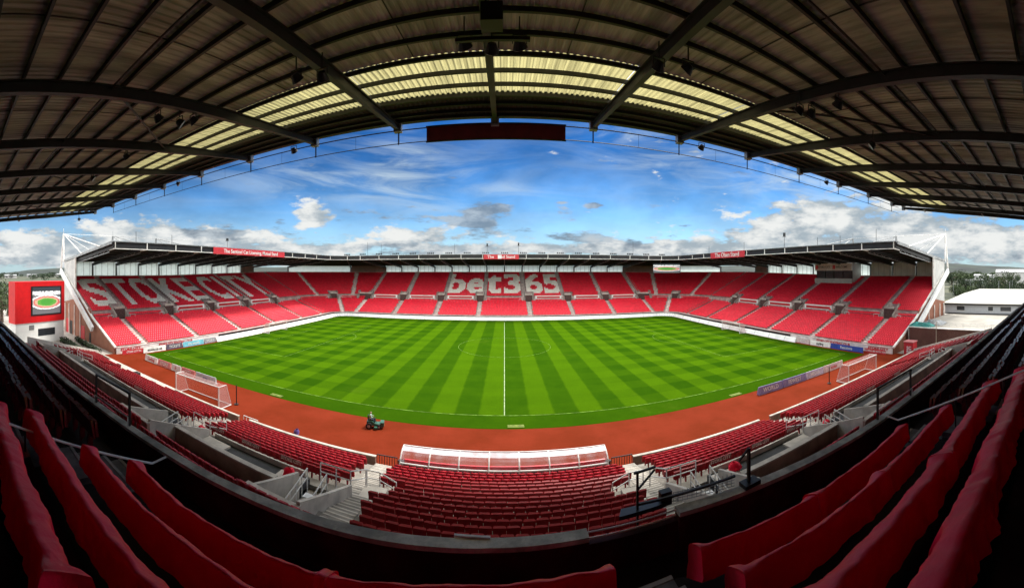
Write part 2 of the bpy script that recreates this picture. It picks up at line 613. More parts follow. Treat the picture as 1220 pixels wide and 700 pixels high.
def txt(body, size, mat_, parent, loc, rot, bold=0.0, depth=0.01, name='lettering', align='CENTER', sx=1.0):
    cu = bpy.data.curves.new('t', 'FONT')
    cu.body = body
    cu.size = size
    cu.offset = bold
    cu.extrude = depth
    cu.align_x = align
    cu.align_y = 'CENTER'
    cu.resolution_u = 3
    tmp = bpy.data.objects.new('t', cu)
    S.collection.objects.link(tmp)
    dg = bpy.context.evaluated_depsgraph_get()
    me = bpy.data.meshes.new_from_object(tmp.evaluated_get(dg))
    bpy.data.objects.remove(tmp)
    bpy.data.curves.remove(cu)
    me.materials.clear()
    me.materials.append(mat_)
    o = link(name, me, parent)
    o.location = loc
    o.rotation_euler = rot
    o.scale = (sx, 1, 1)
    return o


def glyph_bvh(ch, bold=0.0):
    """text character as a BVH normalised to the unit box, for picking which seats are white"""
    cu = bpy.data.curves.new('t', 'FONT')
    cu.body = ch
    cu.offset = bold
    cu.resolution_u = 6
    tmp = bpy.data.objects.new('t', cu)
    S.collection.objects.link(tmp)
    dg = bpy.context.evaluated_depsgraph_get()
    me = bpy.data.meshes.new_from_object(tmp.evaluated_get(dg))
    bpy.data.objects.remove(tmp)
    bpy.data.curves.remove(cu)
    vs = [v.co.copy() for v in me.vertices]
    x0, x1 = min(v.x for v in vs), max(v.x for v in vs)
    y0, y1 = min(v.y for v in vs), max(v.y for v in vs)
    vs = [Vector(((v.x - x0) / (x1 - x0), (v.y - y0) / (y1 - y0), 0)) for v in vs]
    t = BVHTree.FromPolygons(vs, [tuple(p.vertices) for p in me.polygons])
    bpy.data.meshes.remove(me)
    return t


def hit(t, u, v):
    if not (0 <= u <= 1 and 0 <= v <= 1):
        return False
    return any(t.ray_cast(Vector((u + a, v + b, 1)), Vector((0, 0, -1)))[0] is not None for a, b in ((0, 0), (.035, 0), (-.035, 0), (0, .02), (0, -.02)))


# tip-up seat facing +Y, origin on the tread at its middle back
def seat_proto(w=0.475):
    vs, fs = [], []

    def hexa(pts):
        o = len(vs)
        vs.extend(pts)
        for f in ((0, 1, 2, 3), (4, 7, 6, 5), (0, 4, 5, 1), (1, 5, 6, 2), (2, 6, 7, 3), (3, 7, 4, 0)):
            fs.append(tuple(i + o for i in f))
    h = w / 2
    # backrest, leaning back
    hexa([(-h, 0.04, .38), (h, 0.04, .38), (h, -0.04, .80), (-h, -0.04, .80), (-h, .08, .38), (h, .08, .38), (h * .92, .02, .82), (-h * .92, .02, .82)])
    # folded seat pan
    hexa([(-h * .92, .10, .40), (h * .92, .10, .40), (h * .86, .08, .74), (-h * .86, .08, .74), (-h * .92, .17, .40), (h * .92, .17, .40), (h * .8, .14, .76), (-h * .8, .14, .76)])
    # bracket
    hexa([(-.03, -.02, .0), (.03, -.02, .0), (.03, -.02, .42), (-.03, -.02, .42), (-.03, .10, .15), (.03, .10, .15), (.03, .10, .42), (-.03, .10, .42)])
    return vs, fs


SEAT_V, SEAT_F = seat_proto()


def far_seat_proto():
    vs, fs = [], []
    h = .215
    for (y0, y1, z0, z1, ty) in ((0.0, 0.05, .36, .80, -.06), (0.09, 0.16, .36, .66, -.03)):
        o = len(vs)
        vs += [(-h, y0, z0), (h, y0, z0), (h, y0 + ty, z1), (-h, y0 + ty, z1), (-h, y1, z0), (h, y1, z0), (h, y1 + ty, z1), (-h, y1 + ty, z1)]
        for f in ((4, 7, 6, 5), (1, 5, 6, 2), (2, 6, 7, 3), (3, 7, 4, 0), (0, 1, 2, 3)):
            fs.append(tuple(i + o for i in f))
    return vs, fs


FSEAT_V, FSEAT_F = far_seat_proto()

# ------------------------------------------------------------------ ground
g = MB()
n = 48
ring = [(4500 * math.cos(2 * PI * i / n), 4500 * math.sin(2 * PI * i / n), -0.12) for i in range(n)]
g.add([(0, 0, -0.12)] + ring, [(0, i + 1, (i + 1) % n + 1) for i in range(n)])
g.build('ground', FIELD, kind='structure')
g = MB().box(-150, 150, -40, 175, -0.11, -0.02)
g.build('stadium_apron', PATH, kind='structure')
g = MB().box(-57.4, 57.9, 24.4, 111.2, -0.02, 0.0)
g.build('running_track', TRACK, kind='structure')
g = MB()
nx, ny = 54, 38
for i in range(nx + 1):
    for j in range(ny + 1):
        x, y = -54.3 + 108.6 * i / nx, 33.3 + 74.9 * j / ny
        dd = min(x + 54.3, 54.3 - x, y - 33.3, 108.2 - y)
        g.v.append((x, y, 0.012 + 0.05 * min(1, dd / 2.0)))
for i in range(nx):
    for j in range(ny):
        a = i * (ny + 1) + j
        g.f.append((a, a + ny + 1, a + ny + 2, a + 1))
        g.m.append(0)
pitch = g.build('pitch', GRASS, kind='structure')
LZ = 0.068
LINEM = mat('line_marking_paint', (0.36, 0.44, 0.26), 0.9, 0.25, 1.5, spec=0.1)
LINEF = mat('faded_line_paint', (0.125, 0.215, 0.04), 0.9, 0.4, 1.5, spec=0.1)


def line(name, pts, w=0.08, closed=False):
    b = MB()
    P = [Vector((p[0], p[1], LZ)) for p in pts]
    n = len(P)
    for i in range(n if closed else n - 1):
        p, q = P[i], P[(i + 1) % n]
        d = (q - p).normalized()
        a = Vector((-d.y, d.x, 0)) * w / 2
        e = d * (0 if len(P) > 2 and w < 1 else 0)
        b.quad(p - a - e, p + a - e, q + a + e, q - a + e)
    return b.build(name, LINEM if name in ('halfway_line',) else LINEF, pitch)


YN, YF, XL = 36.3, 104.3, 52.5
YC = (YN + YF) / 2
line('touchline', [(-XL, YN), (XL, YN)], .10)
line('touchline', [(-XL, YF), (XL, YF)])
line('halfway_line', [(0, YN + .08), (0, YF - .07)], .085)
line('centre_circle', [(9.15 * math.cos(2 * PI * k / 72), YC + 9.15 * math.sin(2 * PI * k / 72)) for k in range(72)], .07, True)
for s in (-1, 1):
    line('goal_line', [(s * XL, YN + .08), (s * XL, YF - .07)], .09)
    line('penalty_area_line', [(s * (XL - .07), YC - 20.16), (s * (XL - 16.5), YC - 20.16), (s * (XL - 16.5), YC + 20.16), (s * (XL - .07), YC + 20.16)], .08)
    line('goal_area_line', [(s * (XL - .07), YC - 9.16), (s * (XL - 5.5), YC - 9.16), (s * (XL - 5.5), YC + 9.16), (s * (XL - .07), YC + 9.16)], .08)
    line('penalty_arc', [(s * (XL - 11) - s * 9.15 * math.cos(a), YC + 9.15 * math.sin(a)) for a in [R(-53 + 106 * k / 20) for k in range(21)]], .07)
    for yy, sy in ((YN, 1), (YF, -1)):
        line('corner_arc', [(s * (XL - math.cos(a)), yy + sy * math.sin(a)) for a in [R(5 + 80 * k / 8) for k in range(9)]], .08)


# ------------------------------------------------------------------ the three far stands: one bowl section swept along a path
X0, Y0, Y1, RC = 55.0, 28.9, 108.7, 5.0
SL = (Y1 - RC) - Y0              # straight length of a side
ARC = PI / 2 * RC
SE = 2 * (X0 - RC)
STOT = 2 * SL + 2 * ARC + SE


def path(s):
    """s along the board line, from the near end of the left stand to the near end of the right stand -> base point, outward normal"""
    if s < SL:
        return (-X0, Y0 + s, -1.0, 0.0)
    s -= SL
    if s < ARC:
        a = s / RC
        n = (-math.cos(a), math.sin(a))
        return (-X0 + RC + n[0] * RC, Y1 - RC + n[1] * RC, n[0], n[1])
    s -= ARC
    if s <= SE:
        return (-X0 + RC + s, Y1, 0.0, 1.0)
    s -= SE
    if s < ARC:
        a = s / RC
        n = (math.sin(a), math.cos(a))
        return (X0 - RC + n[0] * RC, Y1 - RC + n[1] * RC, n[0], n[1])
    s -= ARC
    return (X0, Y1 - RC - s, 1.0, 0.0)


def sY(y, side):            # side -1 left, 1 right
    return y - Y0 if side < 0 else STOT - (y - Y0)


def sX(x):
    return SL + ARC + (x + X0 - RC)


def kf(s):                  # the side stands are a little lower towards their open ends
    y = path(s)[1] if (s < SL or s > STOT - SL) else Y1
    t = min(1, max(0, (y - 60) / 42))
    return 0.86 + 0.14 * t


def P3(s, d, z):
    x, y, nx, ny = path(s)
    return Vector((x + nx * d, y + ny * d, z))


LROWS, LD0, LZ0, LDP, LRI = 13, 2.6, 0.95, 0.76, 0.285
UROWS, UD0, UZ0, UDP, URI = 21, 13.7, 6.35, 0.76, 0.385
LTOP_D, LTOP_Z = LD0 + LROWS * LDP, LZ0 + (LROWS - 1) * LRI      # 12.48, 4.37
UTOP_D = UD0 + UROWS * UDP                                        # 29.66


def zl(i):
    return LZ0 + LRI * i


def zu(i, s):
    return UZ0 + URI * i * kf(s)


def samples(s0, s1):
    out = [s0]
    s = s0
    while s < s1 - 1e-6:
        on_arc = (SL - 1e-6 <= s < SL + ARC - 1e-6) or (SL + ARC + SE - 1e-6 <= s < STOT - SL - 1e-6)
        step = ARC / 8 if on_arc else 5.0
        nxt = s + step
        for b in (SL, SL + ARC, SL + ARC + SE, STOT - SL):
            if s < b - 1e-6 and nxt > b:
                nxt = b
        s = min(nxt, s1)
        out.append(s)
    return out


def sweep(mb, s0, s1, sec, mi=0, closed=False):
    """sec(s) -> list of (d, z); a skin swept along the path"""
    ss = samples(s0, s1)
    secs = [[P3(s, d, z) for d, z in sec(s)] for s in ss]
    m = len(secs[0])
    v = [p for q in secs for p in q]
    f = []
    for i in range(len(ss) - 1):
        for k in range(m if closed else m - 1):
            k2 = (k + 1) % m
            f.append((i * m + k, i * m + k2, (i + 1) * m + k2, (i + 1) * m + k))
    if closed:
        f.append(tuple(range(m)))
        f.append(tuple(range((len(ss) - 1) * m, len(ss) * m))[::-1])
    mb.add(v, f, mi)
    return mb


def step_section(s):
    o = [(LD0 - .35, 0.0), (LD0 - .35, zl(0))]
    for i in range(LROWS):
        o.append((LD0 + i * LDP - (.35 if i == 0 else 0), zl(i)))
        o.append((LD0 + (i + 1) * LDP, zl(i)))
    o.append((LTOP_D, LTOP_Z + .3))
    o.append((UD0 - .15, LTOP_Z + .3))
    o.append((UD0 - .15, zu(0, s)))
    for i in range(UROWS):
        o.append((UD0 + i * UDP, zu(i, s)))
        o.append((UD0 + (i + 1) * UDP, zu(i, s)))
    o.append((UTOP_D, zu(UROWS - 1, s) + 1.0))
    o.append((UTOP_D + .3, zu(UROWS - 1, s) + 1.0))
    o.append((UTOP_D + .3, 0.0))
    return o


LEFT = (0.0, SL)
EAST = (SL, SL + ARC + SE + ARC)
RIGHT = (STOT - SL, STOT)
stands = [
    thing('football_stand', 'stand on the left of the pitch with two white words spelled across its red seats', 'stand', (-70, 64, 0)),
    thing('football_stand', 'long stand across the far side with short bold white lettering in its middle seats', 'stand', (0, 122, 0)),
    thing('football_stand', 'stand on the right of the pitch with a glazed control room under its roof', 'stand', (70, 64, 0)),
]
for o in stands:
    o.location = (0, 0, 0)

# white lettering made of white seats
LET = []     # (stand index, s-left, s-right, char tree)
for ch, y0, y1 in (('S', 30.6, 36.6), ('T', 37.4, 43.8), ('O', 44.4, 50.6), ('K', 51.6, 58.6), ('E', 59.2, 64.6),
                   ('C', 67.4, 73.4), ('I', 74.6, 76.3), ('T', 77.6, 84.2), ('Y', 84.8, 92.2)):
    LET.append((0, sY(y0, -1), sY(y1, -1), glyph_bvh(ch, 0.012)))
for ch, x0, x1 in (('b', -21.2, -14.2), ('e', -13.6, -7.5), ('t', -6.6, -1.0), ('3', -.2, 6.1), ('6', 7.1, 14.0), ('5', 14.4, 21.0)):
    LET.append((1, sX(x0), sX(x1), glyph_bvh(ch, 0.02)))
XH = {'e': .74}
LETH = [1] * 9 + [1, .74, .96, 1, 1, 1]

UP_AISLE = [sY(y, -1) for y in (37, 50.8, 64.9, 78.5, 92)] + [SL + ARC * .33, SL + ARC * .80] + [sX(x) for x in (-48.6, -34.7, -21, -7, 6.8, 20.6, 34.4, 48.3)] \
    + [STOT - SL - ARC * .80, STOT - SL - ARC * .33] + [sY(y, 1) for y in (92, 78.5, 64.9, 50.8, 37)]
LO_AISLE = [sY(y, -1) for y in (35.5, 48.6, 62, 75.5, 89, 101)] + [SL + ARC * .62] + [sX(x) for x in (-50, -36.1, -22.2, -8.3, 8.3, 22.2, 36, 50)] \
    + [STOT - SL - ARC * .62] + [sY(y, 1) for y in (101, 89, 75.5, 62, 48.6, 35.5)]
VOMS = [sY(y, -1) for y in (35.6, 48.8, 62.2, 75.8, 89.4)] + [sX(x) for x in (-49.6, -36, -22.2, -8.4, 8.4, 22.2, 36, 49.6)] + [sY(y, 1) for y in (89.4, 75.8, 62.2, 48.8, 35.6)] \
    + [SL + ARC * .55, STOT - SL - ARC * .55]


def local_w(s, d, w):
    """metres at distance d -> length in s"""
    on_arc = (SL <= s < SL + ARC) or (SL + ARC + SE <= s < STOT - SL)
    return w * RC / (RC + d) if on_arc else w


# blocks where the seats run on without the cross gangway
def gangway(s):
    x, y, _, _ = path(s)
    if s < SL or s > STOT - SL:
        return y > 52
    return not (abs(x) < 6.8) and not (SL < s < SL + ARC) and not (STOT - SL - ARC < s < STOT - SL)


def in_room(s, i):
    if s > STOT - SL:
        y = path(s)[1]
        if 53 < y < 66.5 and i >= UROWS - 5:
            return True
    return False


for si, (s0, s1) in enumerate((LEFT, EAST, RIGHT)):
    st = stands[si]
    mb = MB()
    sweep(mb, s0, s1, step_section)
    mb.build('terrace', TERR, st)
    T, M = [], []
    rows = [('l', i) for i in range(LROWS)] + [('m', i) for i in range(2)] + [('u', i) for i in range(UROWS)]
    for kind, i in rows:
        if kind == 'l':
            d = LD0 + (i + .6) * LDP
        elif kind == 'm':
            d = LTOP_D + .15 + .6 * i
        else:
            d = UD0 + (i + .6) * UDP
        s = s0 + .15
        while s < s1 - .1:
            step = local_w(s, d, 0.5)
            s += step
            if s > s1 - .1:
                break
            z = zl(i) if kind == 'l' else (LTOP_Z + .3 + .55 * i if kind == 'm' else zu(i, s))
            ais = LO_AISLE if kind != 'u' else UP_AISLE
            if any(abs(s - a) < local_w(s, d, .85) for a in ais):
                continue
            if kind == 'u' and i < 3 and any(abs(s - a) < local_w(s, d, 1.9) for a in VOMS):
                continue
            if kind == 'm':
                if any(abs(s - a) < local_w(s, d, 2.4) for a in VOMS):
                    continue
                if gangway(s) and i == 1:
                    continue
            if kind == 'u' and in_room(s, i):
                continue
            mi = 0
            if kind == 'u':
                v = (i - 1.2) / (UROWS - 3.4)
                for li, (k, a, b, t) in enumerate(LET):
                    if k == si and a <= s <= b and hit(t, (s - a) / (b - a), v / LETH[li]):
                        mi = 1
                        break
            x, y, nx, ny = path(s)
            T.append((x + nx * d, y + ny * d, z + random.uniform(-.008, .008), math.atan2(-ny, -nx) - PI / 2 + random.gauss(0, .03)))
            M.append(mi)
    for k, nm in ((0, 'red_seat'), (1, 'white_seat')):
        Tk = [t for t, m in zip(T, M) if m == k]
        if Tk:
            instance_mesh(nm, [(a * (1.14 if k else 1), b, c * (1.05 if k else 1)) for a, b, c in FSEAT_V], FSEAT_F, Tk, [WHITE_SEAT if k else RED], parent=st)
    # stairways between the blocks
    for lo, ais in ((True, LO_AISLE), (False, UP_AISLE)):
        for a in ais:
            if not (s0 <= a < s1):
                continue
            mb = MB()
            nr = LROWS if lo else UROWS
            for i in range(nr):
                for hh in (0, 1):
                    z = (zl(i) if lo else zu(i, a)) + (0.015 if hh == 0 else (LRI if lo else URI * kf(a)) / 2)
                    d0 = (LD0 if lo else UD0) + i * LDP + hh * LDP / 2
                    d1 = d0 + LDP / 2
                    dm = (d0 + d1) / 2
                    w = local_w(a, dm, .58)
                    A, B = P3(a - w, d0, z), P3(a + w, d0, z)
                    C_, D_ = P3(a + w, d1, z), P3(a - w, d1, z)
                    mb.prism([A, B, C_, D_], (0, 0, -.34))
            mb.build('stairway', CONC_P, st)
    # boundary wall in front of the first row
    def wallsec(d, z0, z1, t):
        return lambda s: [(d, z0), (d, z1), (d + t, z1), (d + t, z0)]
    if si == 1:
        mb = MB()
        sweep(mb, s0, s1, wallsec(LD0 - .75, 0, 1.0, .15), closed=True)
        mb.build('front_wall', BLACK, st)
    else:
        ya = 54.0
        a0, a1 = (sY(Y0, -1), sY(ya, -1)) if si == 0 else (sY(ya, 1), sY(Y0, 1))
        b0, b1 = (sY(ya, -1), s1) if si == 0 else (s0, sY(ya, 1))
        mb = MB()
        sweep(mb, a0 + .02, a1, wallsec(LD0 - .75, 0, 1.15, .15), closed=True)
        mb.build('front_wall', WHITE_W, st)
        mb = MB()
        sweep(mb, b0, b1, wallsec(LD0 - .75, 0, 1.0, .15), closed=True)
        mb.build('front_wall', BLACK, st)
    # white capping rail on the front wall and the gangway
    mb = MB()
    sweep(mb, s0, s1, lambda s: [(LD0 - .8, 1.16), (LD0 - .8, 1.26), (LD0 - .62, 1.26), (LD0 - .62, 1.16)], closed=True)
    mb.build('capping_rail', CONC_P, st)
    # cross gangway balustrades with a vomitory at each lower stair
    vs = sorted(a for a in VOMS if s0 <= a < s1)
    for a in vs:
        w = local_w(a, 14, 1.35)
        mb = MB()
        zt = LTOP_Z + .3
        for sg in (-1, 1):
            A = a + sg * w
            sweep(mb, A - local_w(a, 14, .12), A + local_w(a, 14, .12), lambda s: [(12.3, zt), (12.3, zt + 1.0), (UD0 + 2.5 * UDP, zu(2, s) + .95), (UD0 + 2.5 * UDP, zt)], closed=True)
        mb.build('vomitory_wall', CONC, st)
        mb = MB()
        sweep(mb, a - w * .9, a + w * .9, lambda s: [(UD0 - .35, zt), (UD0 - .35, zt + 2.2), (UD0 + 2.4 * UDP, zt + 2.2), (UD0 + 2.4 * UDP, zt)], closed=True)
        mb.build('vomitory_opening', mat('painted_passage_shade', (0.10, 0.055, 0.05), .9, .2), st)  # solid dark block painting the shade inside the passage
        mb = MB()
        sweep(mb, a - w * .9, a + w * .9, lambda s: [(UD0 - .4, zt + 2.2), (UD0 - .4, zt + 2.75), (UD0 - .25, zt + 2.75), (UD0 - .25, zt + 2.2)], closed=True)
        mb.build('vomitory_lintel', CONC_L, st)
        for sg in (-1, 1):       # white guard rails beside the opening
            mb = MB()
            A = a + sg * local_w(a, 13, 2.1)
            for dd in (12.45, 13.3):
                mb.bar(P3(A, dd, zt - .1), P3(A, dd, zt + 1.0), .07)
            mb.bar(P3(A, 12.45, zt + 1.0), P3(A, 13.3, zt + 1.0), .07)
            mb.bar(P3(A, 12.45, zt + 1.0), P3(A + sg * local_w(a, 13, 1.2), 12.45, zt + 1.0), .07)
            mb.bar(P3(A + sg * local_w(a, 13, 1.2), 12.45, zt - .1), P3(A + sg * local_w(a, 13, 1.2), 12.45, zt + 1.0), .07)
            mb.build('guard_rail', WHITE, st)
    for a, b in zip(vs, vs[1:]):
        mid = (a + b) / 2
        if b - a > 15.5 or not gangway(mid):
            continue
        mb = MB()
        zt = LTOP_Z + .3
        A, B = a + local_w(a, 13, 2.3), b - local_w(b, 13, 2.3)
        sweep(mb, A, B, lambda s: [(12.32, zt - .1), (12.32, zt + .42), (12.44, zt + .42), (12.44, zt - .1)], closed=True)
        sweep(mb, A, B, lambda s: [(UD0 - .34, zt + .95), (UD0 - .34, zt + 2.05), (UD0 - .18, zt + 2.05), (UD0 - .18, zt + .95)], closed=True)
        mb.build('gangway_balustrade', WHITE_B, st)
        mb = MB()
        sweep(mb, A + .6, B - .6, lambda s: [(UD0 - .40, zt + 1.15), (UD0 - .40, zt + 1.75), (UD0 - .36, zt + 1.75), (UD0 - .36, zt + 1.15)], closed=True)
        mb.build('gangway_banner', SIGN_R, st)

    # ---------------- roof
    RF, RB, ZF, ZB = 3.2, 31.0, 20.15, 17.6

    def zroof(d):
        return ZF + (ZB - ZF) * (d - RF) / (RB - RF)
    roof = MB()
    rs0, rs1 = (s0 - .6 if si == 0 else s0), (s1 + .6 if si == 2 else s1)
    sweep(roof, max(rs0, 0) if si else 0, s1, lambda s: [(RF, ZF), (RF, ZF + .35), (RB, ZB + .35), (RB, ZB)], closed=True)
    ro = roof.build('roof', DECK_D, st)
    mb = MB()      # purlins along the roof
    for k in range(9):
        d = RF + .8 + k * 3.1
        sweep(mb, s0, s1, lambda s: [(d, zroof(d) - .02), (d, zroof(d) - .3), (d + .14, zroof(d) - .3), (d + .14, zroof(d) - .02)], closed=True)
    mb.build('purlin', STEEL, ro)
    # rafters, each with a pale tip bracket
    sp_ = 6.93
    if si == 1:
        rs = [sX(-48.5 + sp_ * k) for k in range(15)] + [SL + ARC * .25, SL + ARC * .75, STOT - SL - ARC * .25, STOT - SL - ARC * .75]
    else:
        rs = [(sY(29.3 + sp_ * k, -1) if si == 0 else sY(29.3 + sp_ * k, 1)) for k in range(11)]
    for a in rs:
        mb = MB()
        hw = local_w(a, 17, .15)
        mb.bar(P3(a, RF + .3, ZF - .45), P3(a, RB - .4, ZB - .75), .3, .7)
        mb.build('rafter', STEEL, ro)
        mb = MB()
        zc = lambda d: zroof(d) - 1.25
        dd_ = [RF + 2.4 + 3.2 * q for q in range(7)]
        mb.bar(P3(a, dd_[0], zc(dd_[0])), P3(a, dd_[-1], zc(dd_[-1])), .12)
        for q, (u_, v_) in enumerate(zip(dd_, dd_[1:])):
            m_ = (u_ + v_) / 2
            mb.bar(P3(a, u_, zc(u_)), P3(a, m_, zroof(m_) - .6), .07)
            mb.bar(P3(a, m_, zroof(m_) - .6), P3(a, v_, zc(v_)), .07)
        mb.build('truss', STEEL_G, ro)
        mb = MB()
        mb.bar(P3(a, RF - .05, ZF - 1.0), P3(a, RF - .05, ZF + .3), .16)
        mb.bar(P3(a, RF, ZF - .95), P3(a, RF + 2.4, ZF - 1.1), .14)
        mb.bar(P3(a, RF + 2.4, ZF - 1.2), P3(a, RF + 2.4, ZF - .3), .14)
        mb.build('fascia_post', WHITE_W, ro)
        mb = MB()
        mb.bar(P3(a, UTOP_D + .6, 0), P3(a, UTOP_D + .6, ZB - .4), .35, .35)
        mb.build('column', STEEL, st)
    mb = MB()
    sweep(mb, s0, s1, lambda s: [(RF - .12, ZF - 1.02), (RF - .12, ZF - .88), (RF - .02, ZF - .88), (RF - .02, ZF - 1.02)], closed=True)
    mb.build('fascia_rail', WHITE_W, ro)
    mb = MB()
    sweep(mb, s0, s1, lambda s: [(RF + .05, ZF - .8), (RF + .05, ZF - .05), (RF + .12, ZF - .05), (RF + .12, ZF - .8)], closed=True)
    mb.build('fascia_board', BLACK, ro)
    mb = MB()
    sweep(mb, s0, s1, lambda s: [(RF - .14, ZF + .30), (RF - .14, ZF + .46), (RF + .1, ZF + .46), (RF + .1, ZF + .30)], closed=True)
    mb.build('gutter', STEEL_G, ro)
    # ---------------- translucent wall behind the top row, in bays
    bay = sorted(rs)
    for a, b in zip(bay, bay[1:]):
        mid = (a + b) / 2
        x, y, _, _ = path(mid)
        onarc = (SL <= mid < SL + ARC) or (STOT - SL - ARC <= mid < STOT - SL)
        if si == 2 and y < 52:
            m, nm = CLAD, 'cladding_panel'
        elif si == 1 and 46.5 < abs(x) < 52 or (si != 1 and 95 < y < 99):
            m, nm = CLAD_B, 'cladding_panel'
        else:
            m, nm = PANE, 'glazed_panel'
        mb = MB()
        g0 = local_w(mid, 30, .25)
        sweep(mb, a + g0, b - g0, lambda s: [(UTOP_D + .35, zu(UROWS - 1, s) + 1.0), (UTOP_D + .35, ZB + .05), (UTOP_D + .42, ZB + .05), (UTOP_D + .42, zu(UROWS - 1, s) + 1.0)], closed=True)
        pn = mb.build(nm, m, st)
        mb = MB()
        nm_ = 4
        for k in range(nm_):
            q = a + (b - a) * (k + .5) / nm_
            mb.bar(P3(q, UTOP_D + .30, zu(UROWS - 1, q) + .95), P3(q, UTOP_D + .30, ZB - .1), .07)
        if m is not CLAD:
            mb.build('mullion', STEEL_G, pn)
        else:
            mb.build('seam', STEEL_G, pn)

# end walls of the side stands
for si, side in ((0, -1), (2, 1)):
    st = stands[si]
    s = 0.0 if side < 0 else STOT
    sd_ = -0.25 if side < 0 else 0.25
    sec = [(LD0 - .5, 0)]
    for i in range(0, LROWS):
        sec.append((LD0 + (i + 1) * LDP - .4, zl(i) + .25))
    for i in range(0, UROWS, 1):
        sec.append((UD0 + (i + 1) * UDP - .4, zu(i, s) + .25))

    def endpt(d, z, off=0.0):
        x = side * (X0 + d)
        return Vector((x, Y0 - off, z))
    # brick lower wall and clad upper wall
    brick = [endpt(LD0 - .5, 0), endpt(LD0 - .5, 1.3), endpt(LTOP_D, LTOP_Z + .4), endpt(UD0, UZ0 + .2), endpt(20.5, 9.0), endpt(UTOP_D + 1, 7.4), endpt(UTOP_D + 1, 0)]
    mb = MB().prism(brick, (0, -.3, 0))
    mb.build('brick_wall', BRICK, st)
    cl = [endpt(20.5, 9.02), endpt(22.4, zu(11, s) + .9), endpt(22.4, 18.2), endpt(UTOP_D + 1, 17.4), endpt(UTOP_D + 1, 7.42)]
    MB().prism(cl, (0, -.25, 0)).build('gable_cladding', CLAD, st)
    mb = MB()
    for k in range(1, 7):
        d = 22.4 + k * 1.25
        mb.bar(endpt(d, 8.6, .27), endpt(d, 18.0 - k * .12, .27), .06)
    mb.bar(endpt(22.4, 9.6, .3), endpt(22.4, 18.4, .3), .28)
    mb.build('cladding_seam', WHITE_W, st)
    mb = MB()          # raking white edge beam and the big strut outside it
    mb.bar(endpt(LD0 - .8, 1.2, .2), endpt(LTOP_D, LTOP_Z + 1.1, .2), .35, .3)
    mb.bar(endpt(LTOP_D, LTOP_Z + 1.1, .2), endpt(UTOP_D + .6, 14.9, .2), .35, .35)
    mb.build('raking_beam', WHITE_W, st)
    mb = MB()
    mb.bar(endpt(10.2, 3.4, 1.2), endpt(UTOP_D + 1.2, 15.2, 1.2), .5, 1.15)
    mb.build('raking_strut', WHITE, st)
    mb = MB()          # gable barge board of the roof
    mb.bar(endpt(3.2, 20.3, .35), endpt(31.2, 17.7, .35), .15, .55)
    mb.build('barge_board', STEEL_G, st)
    # masts and tie rods behind the roof
    for k, yy in enumerate((Y0 - .5, Y0 + 13.5, Y0 + 27.5)):
        mb = MB()
        bx = side * (X0 + 33.0)
        top = Vector((side * (X0 + 30.6), yy, 24.6))
        mb.tube([(bx, yy, 14.5), top], .24, 6)
        mb.tube([(side * (X0 + 30.4), yy, 17.6), top], .2, 6)
        mb.tube([top, (side * (X0 + 8), yy, 19.9)], .12, 5)
        mb.tube([top, (side * (X0 + 18), yy, 19.0)], .11, 5)
        mb.tube([top, top + Vector((0, 14, 0))], .05, 4)
        mb.tube([top + Vector((0, 0, -.1)), top + Vector((0, 0, 1.4))], .05, 4)
        if k < 2:
            mb.tube([top, (side * (X0 + 26), yy + 9, 18.3)], .05, 4)
        mb.build('mast', WHITE_W if k == 0 else STEEL_G, st)
    # doors and white pipes on the brick end wall
    for k, (d, w, z1, m) in enumerate(((16.5, 2.2, 3.0, SIGN_R), (13.0, .9, 2.1, BLACK), (24.5, 1.6, 3.2, BLACK), (27.0, 1.8, 3.4, SIGN_R))):
        o = MB().box(side * (X0 + d), side * (X0 + d + w), Y0 - .36, Y0 - .28, 0, z1).build('door', m, st)
    for d in (18.9, 22.6, 26.4, 29.4):
        MB().tube([endpt(d, 0, .5), endpt(d, 7.2, .5)], .12, 6).build('pipe', WHITE_W, st)

# fascia signs with the stand names (parts of their stand)
fl = stands[0]
zs = 19.72


def fascia_sign(st, side, y0, y1, text, h=1.15, size=.85):
    if side:
        x = side * (X0 + 3.2 - .28)
        o = MB().box(x, x + side * .1, y0, y1, zs - h / 2, zs + h / 2).build('name_sign', SIGN_R, st)
        txt(text, size, WHITE, o, (x - side * .02, (y0 + y1) / 2, zs - .02), (PI / 2, 0, PI / 2 if side < 0 else -PI / 2), .012, .008)
    else:
        y = Y1 + 3.2 - .28
        o = MB().box(y0, y1, y, y + .1, zs - h / 2, zs + h / 2).build('name_sign', SIGN_R, st)
        txt(text, size, WHITE, o, ((y0 + y1) / 2, y - .02, zs - .02), (PI / 2, 0, 0), .012, .008)
    return o


fascia_sign(stands[0], -1, 53.5, 80.5, 'The Sentinel Cat Licensing, Mutual Stand', 1.5, 1.25)
o = fascia_sign(stands[1], 0, -6.6, 4.6, 'The      ed Stand', 1.5, 1.3)
MB().box(-2.1, -.9, Y1 + 2.86, Y1 + 2.9, zs - .6, zs + .6).build('emblem', WHITE, o)
fascia_sign(stands[2], 1, 71.5, 87.5, 'The Olsen Stand', 1.7, 1.7)

# corner video screen under the far right roof
MSCR = bpy.data.materials.new('aerial_stadium_picture')
MSCR.use_nodes = True


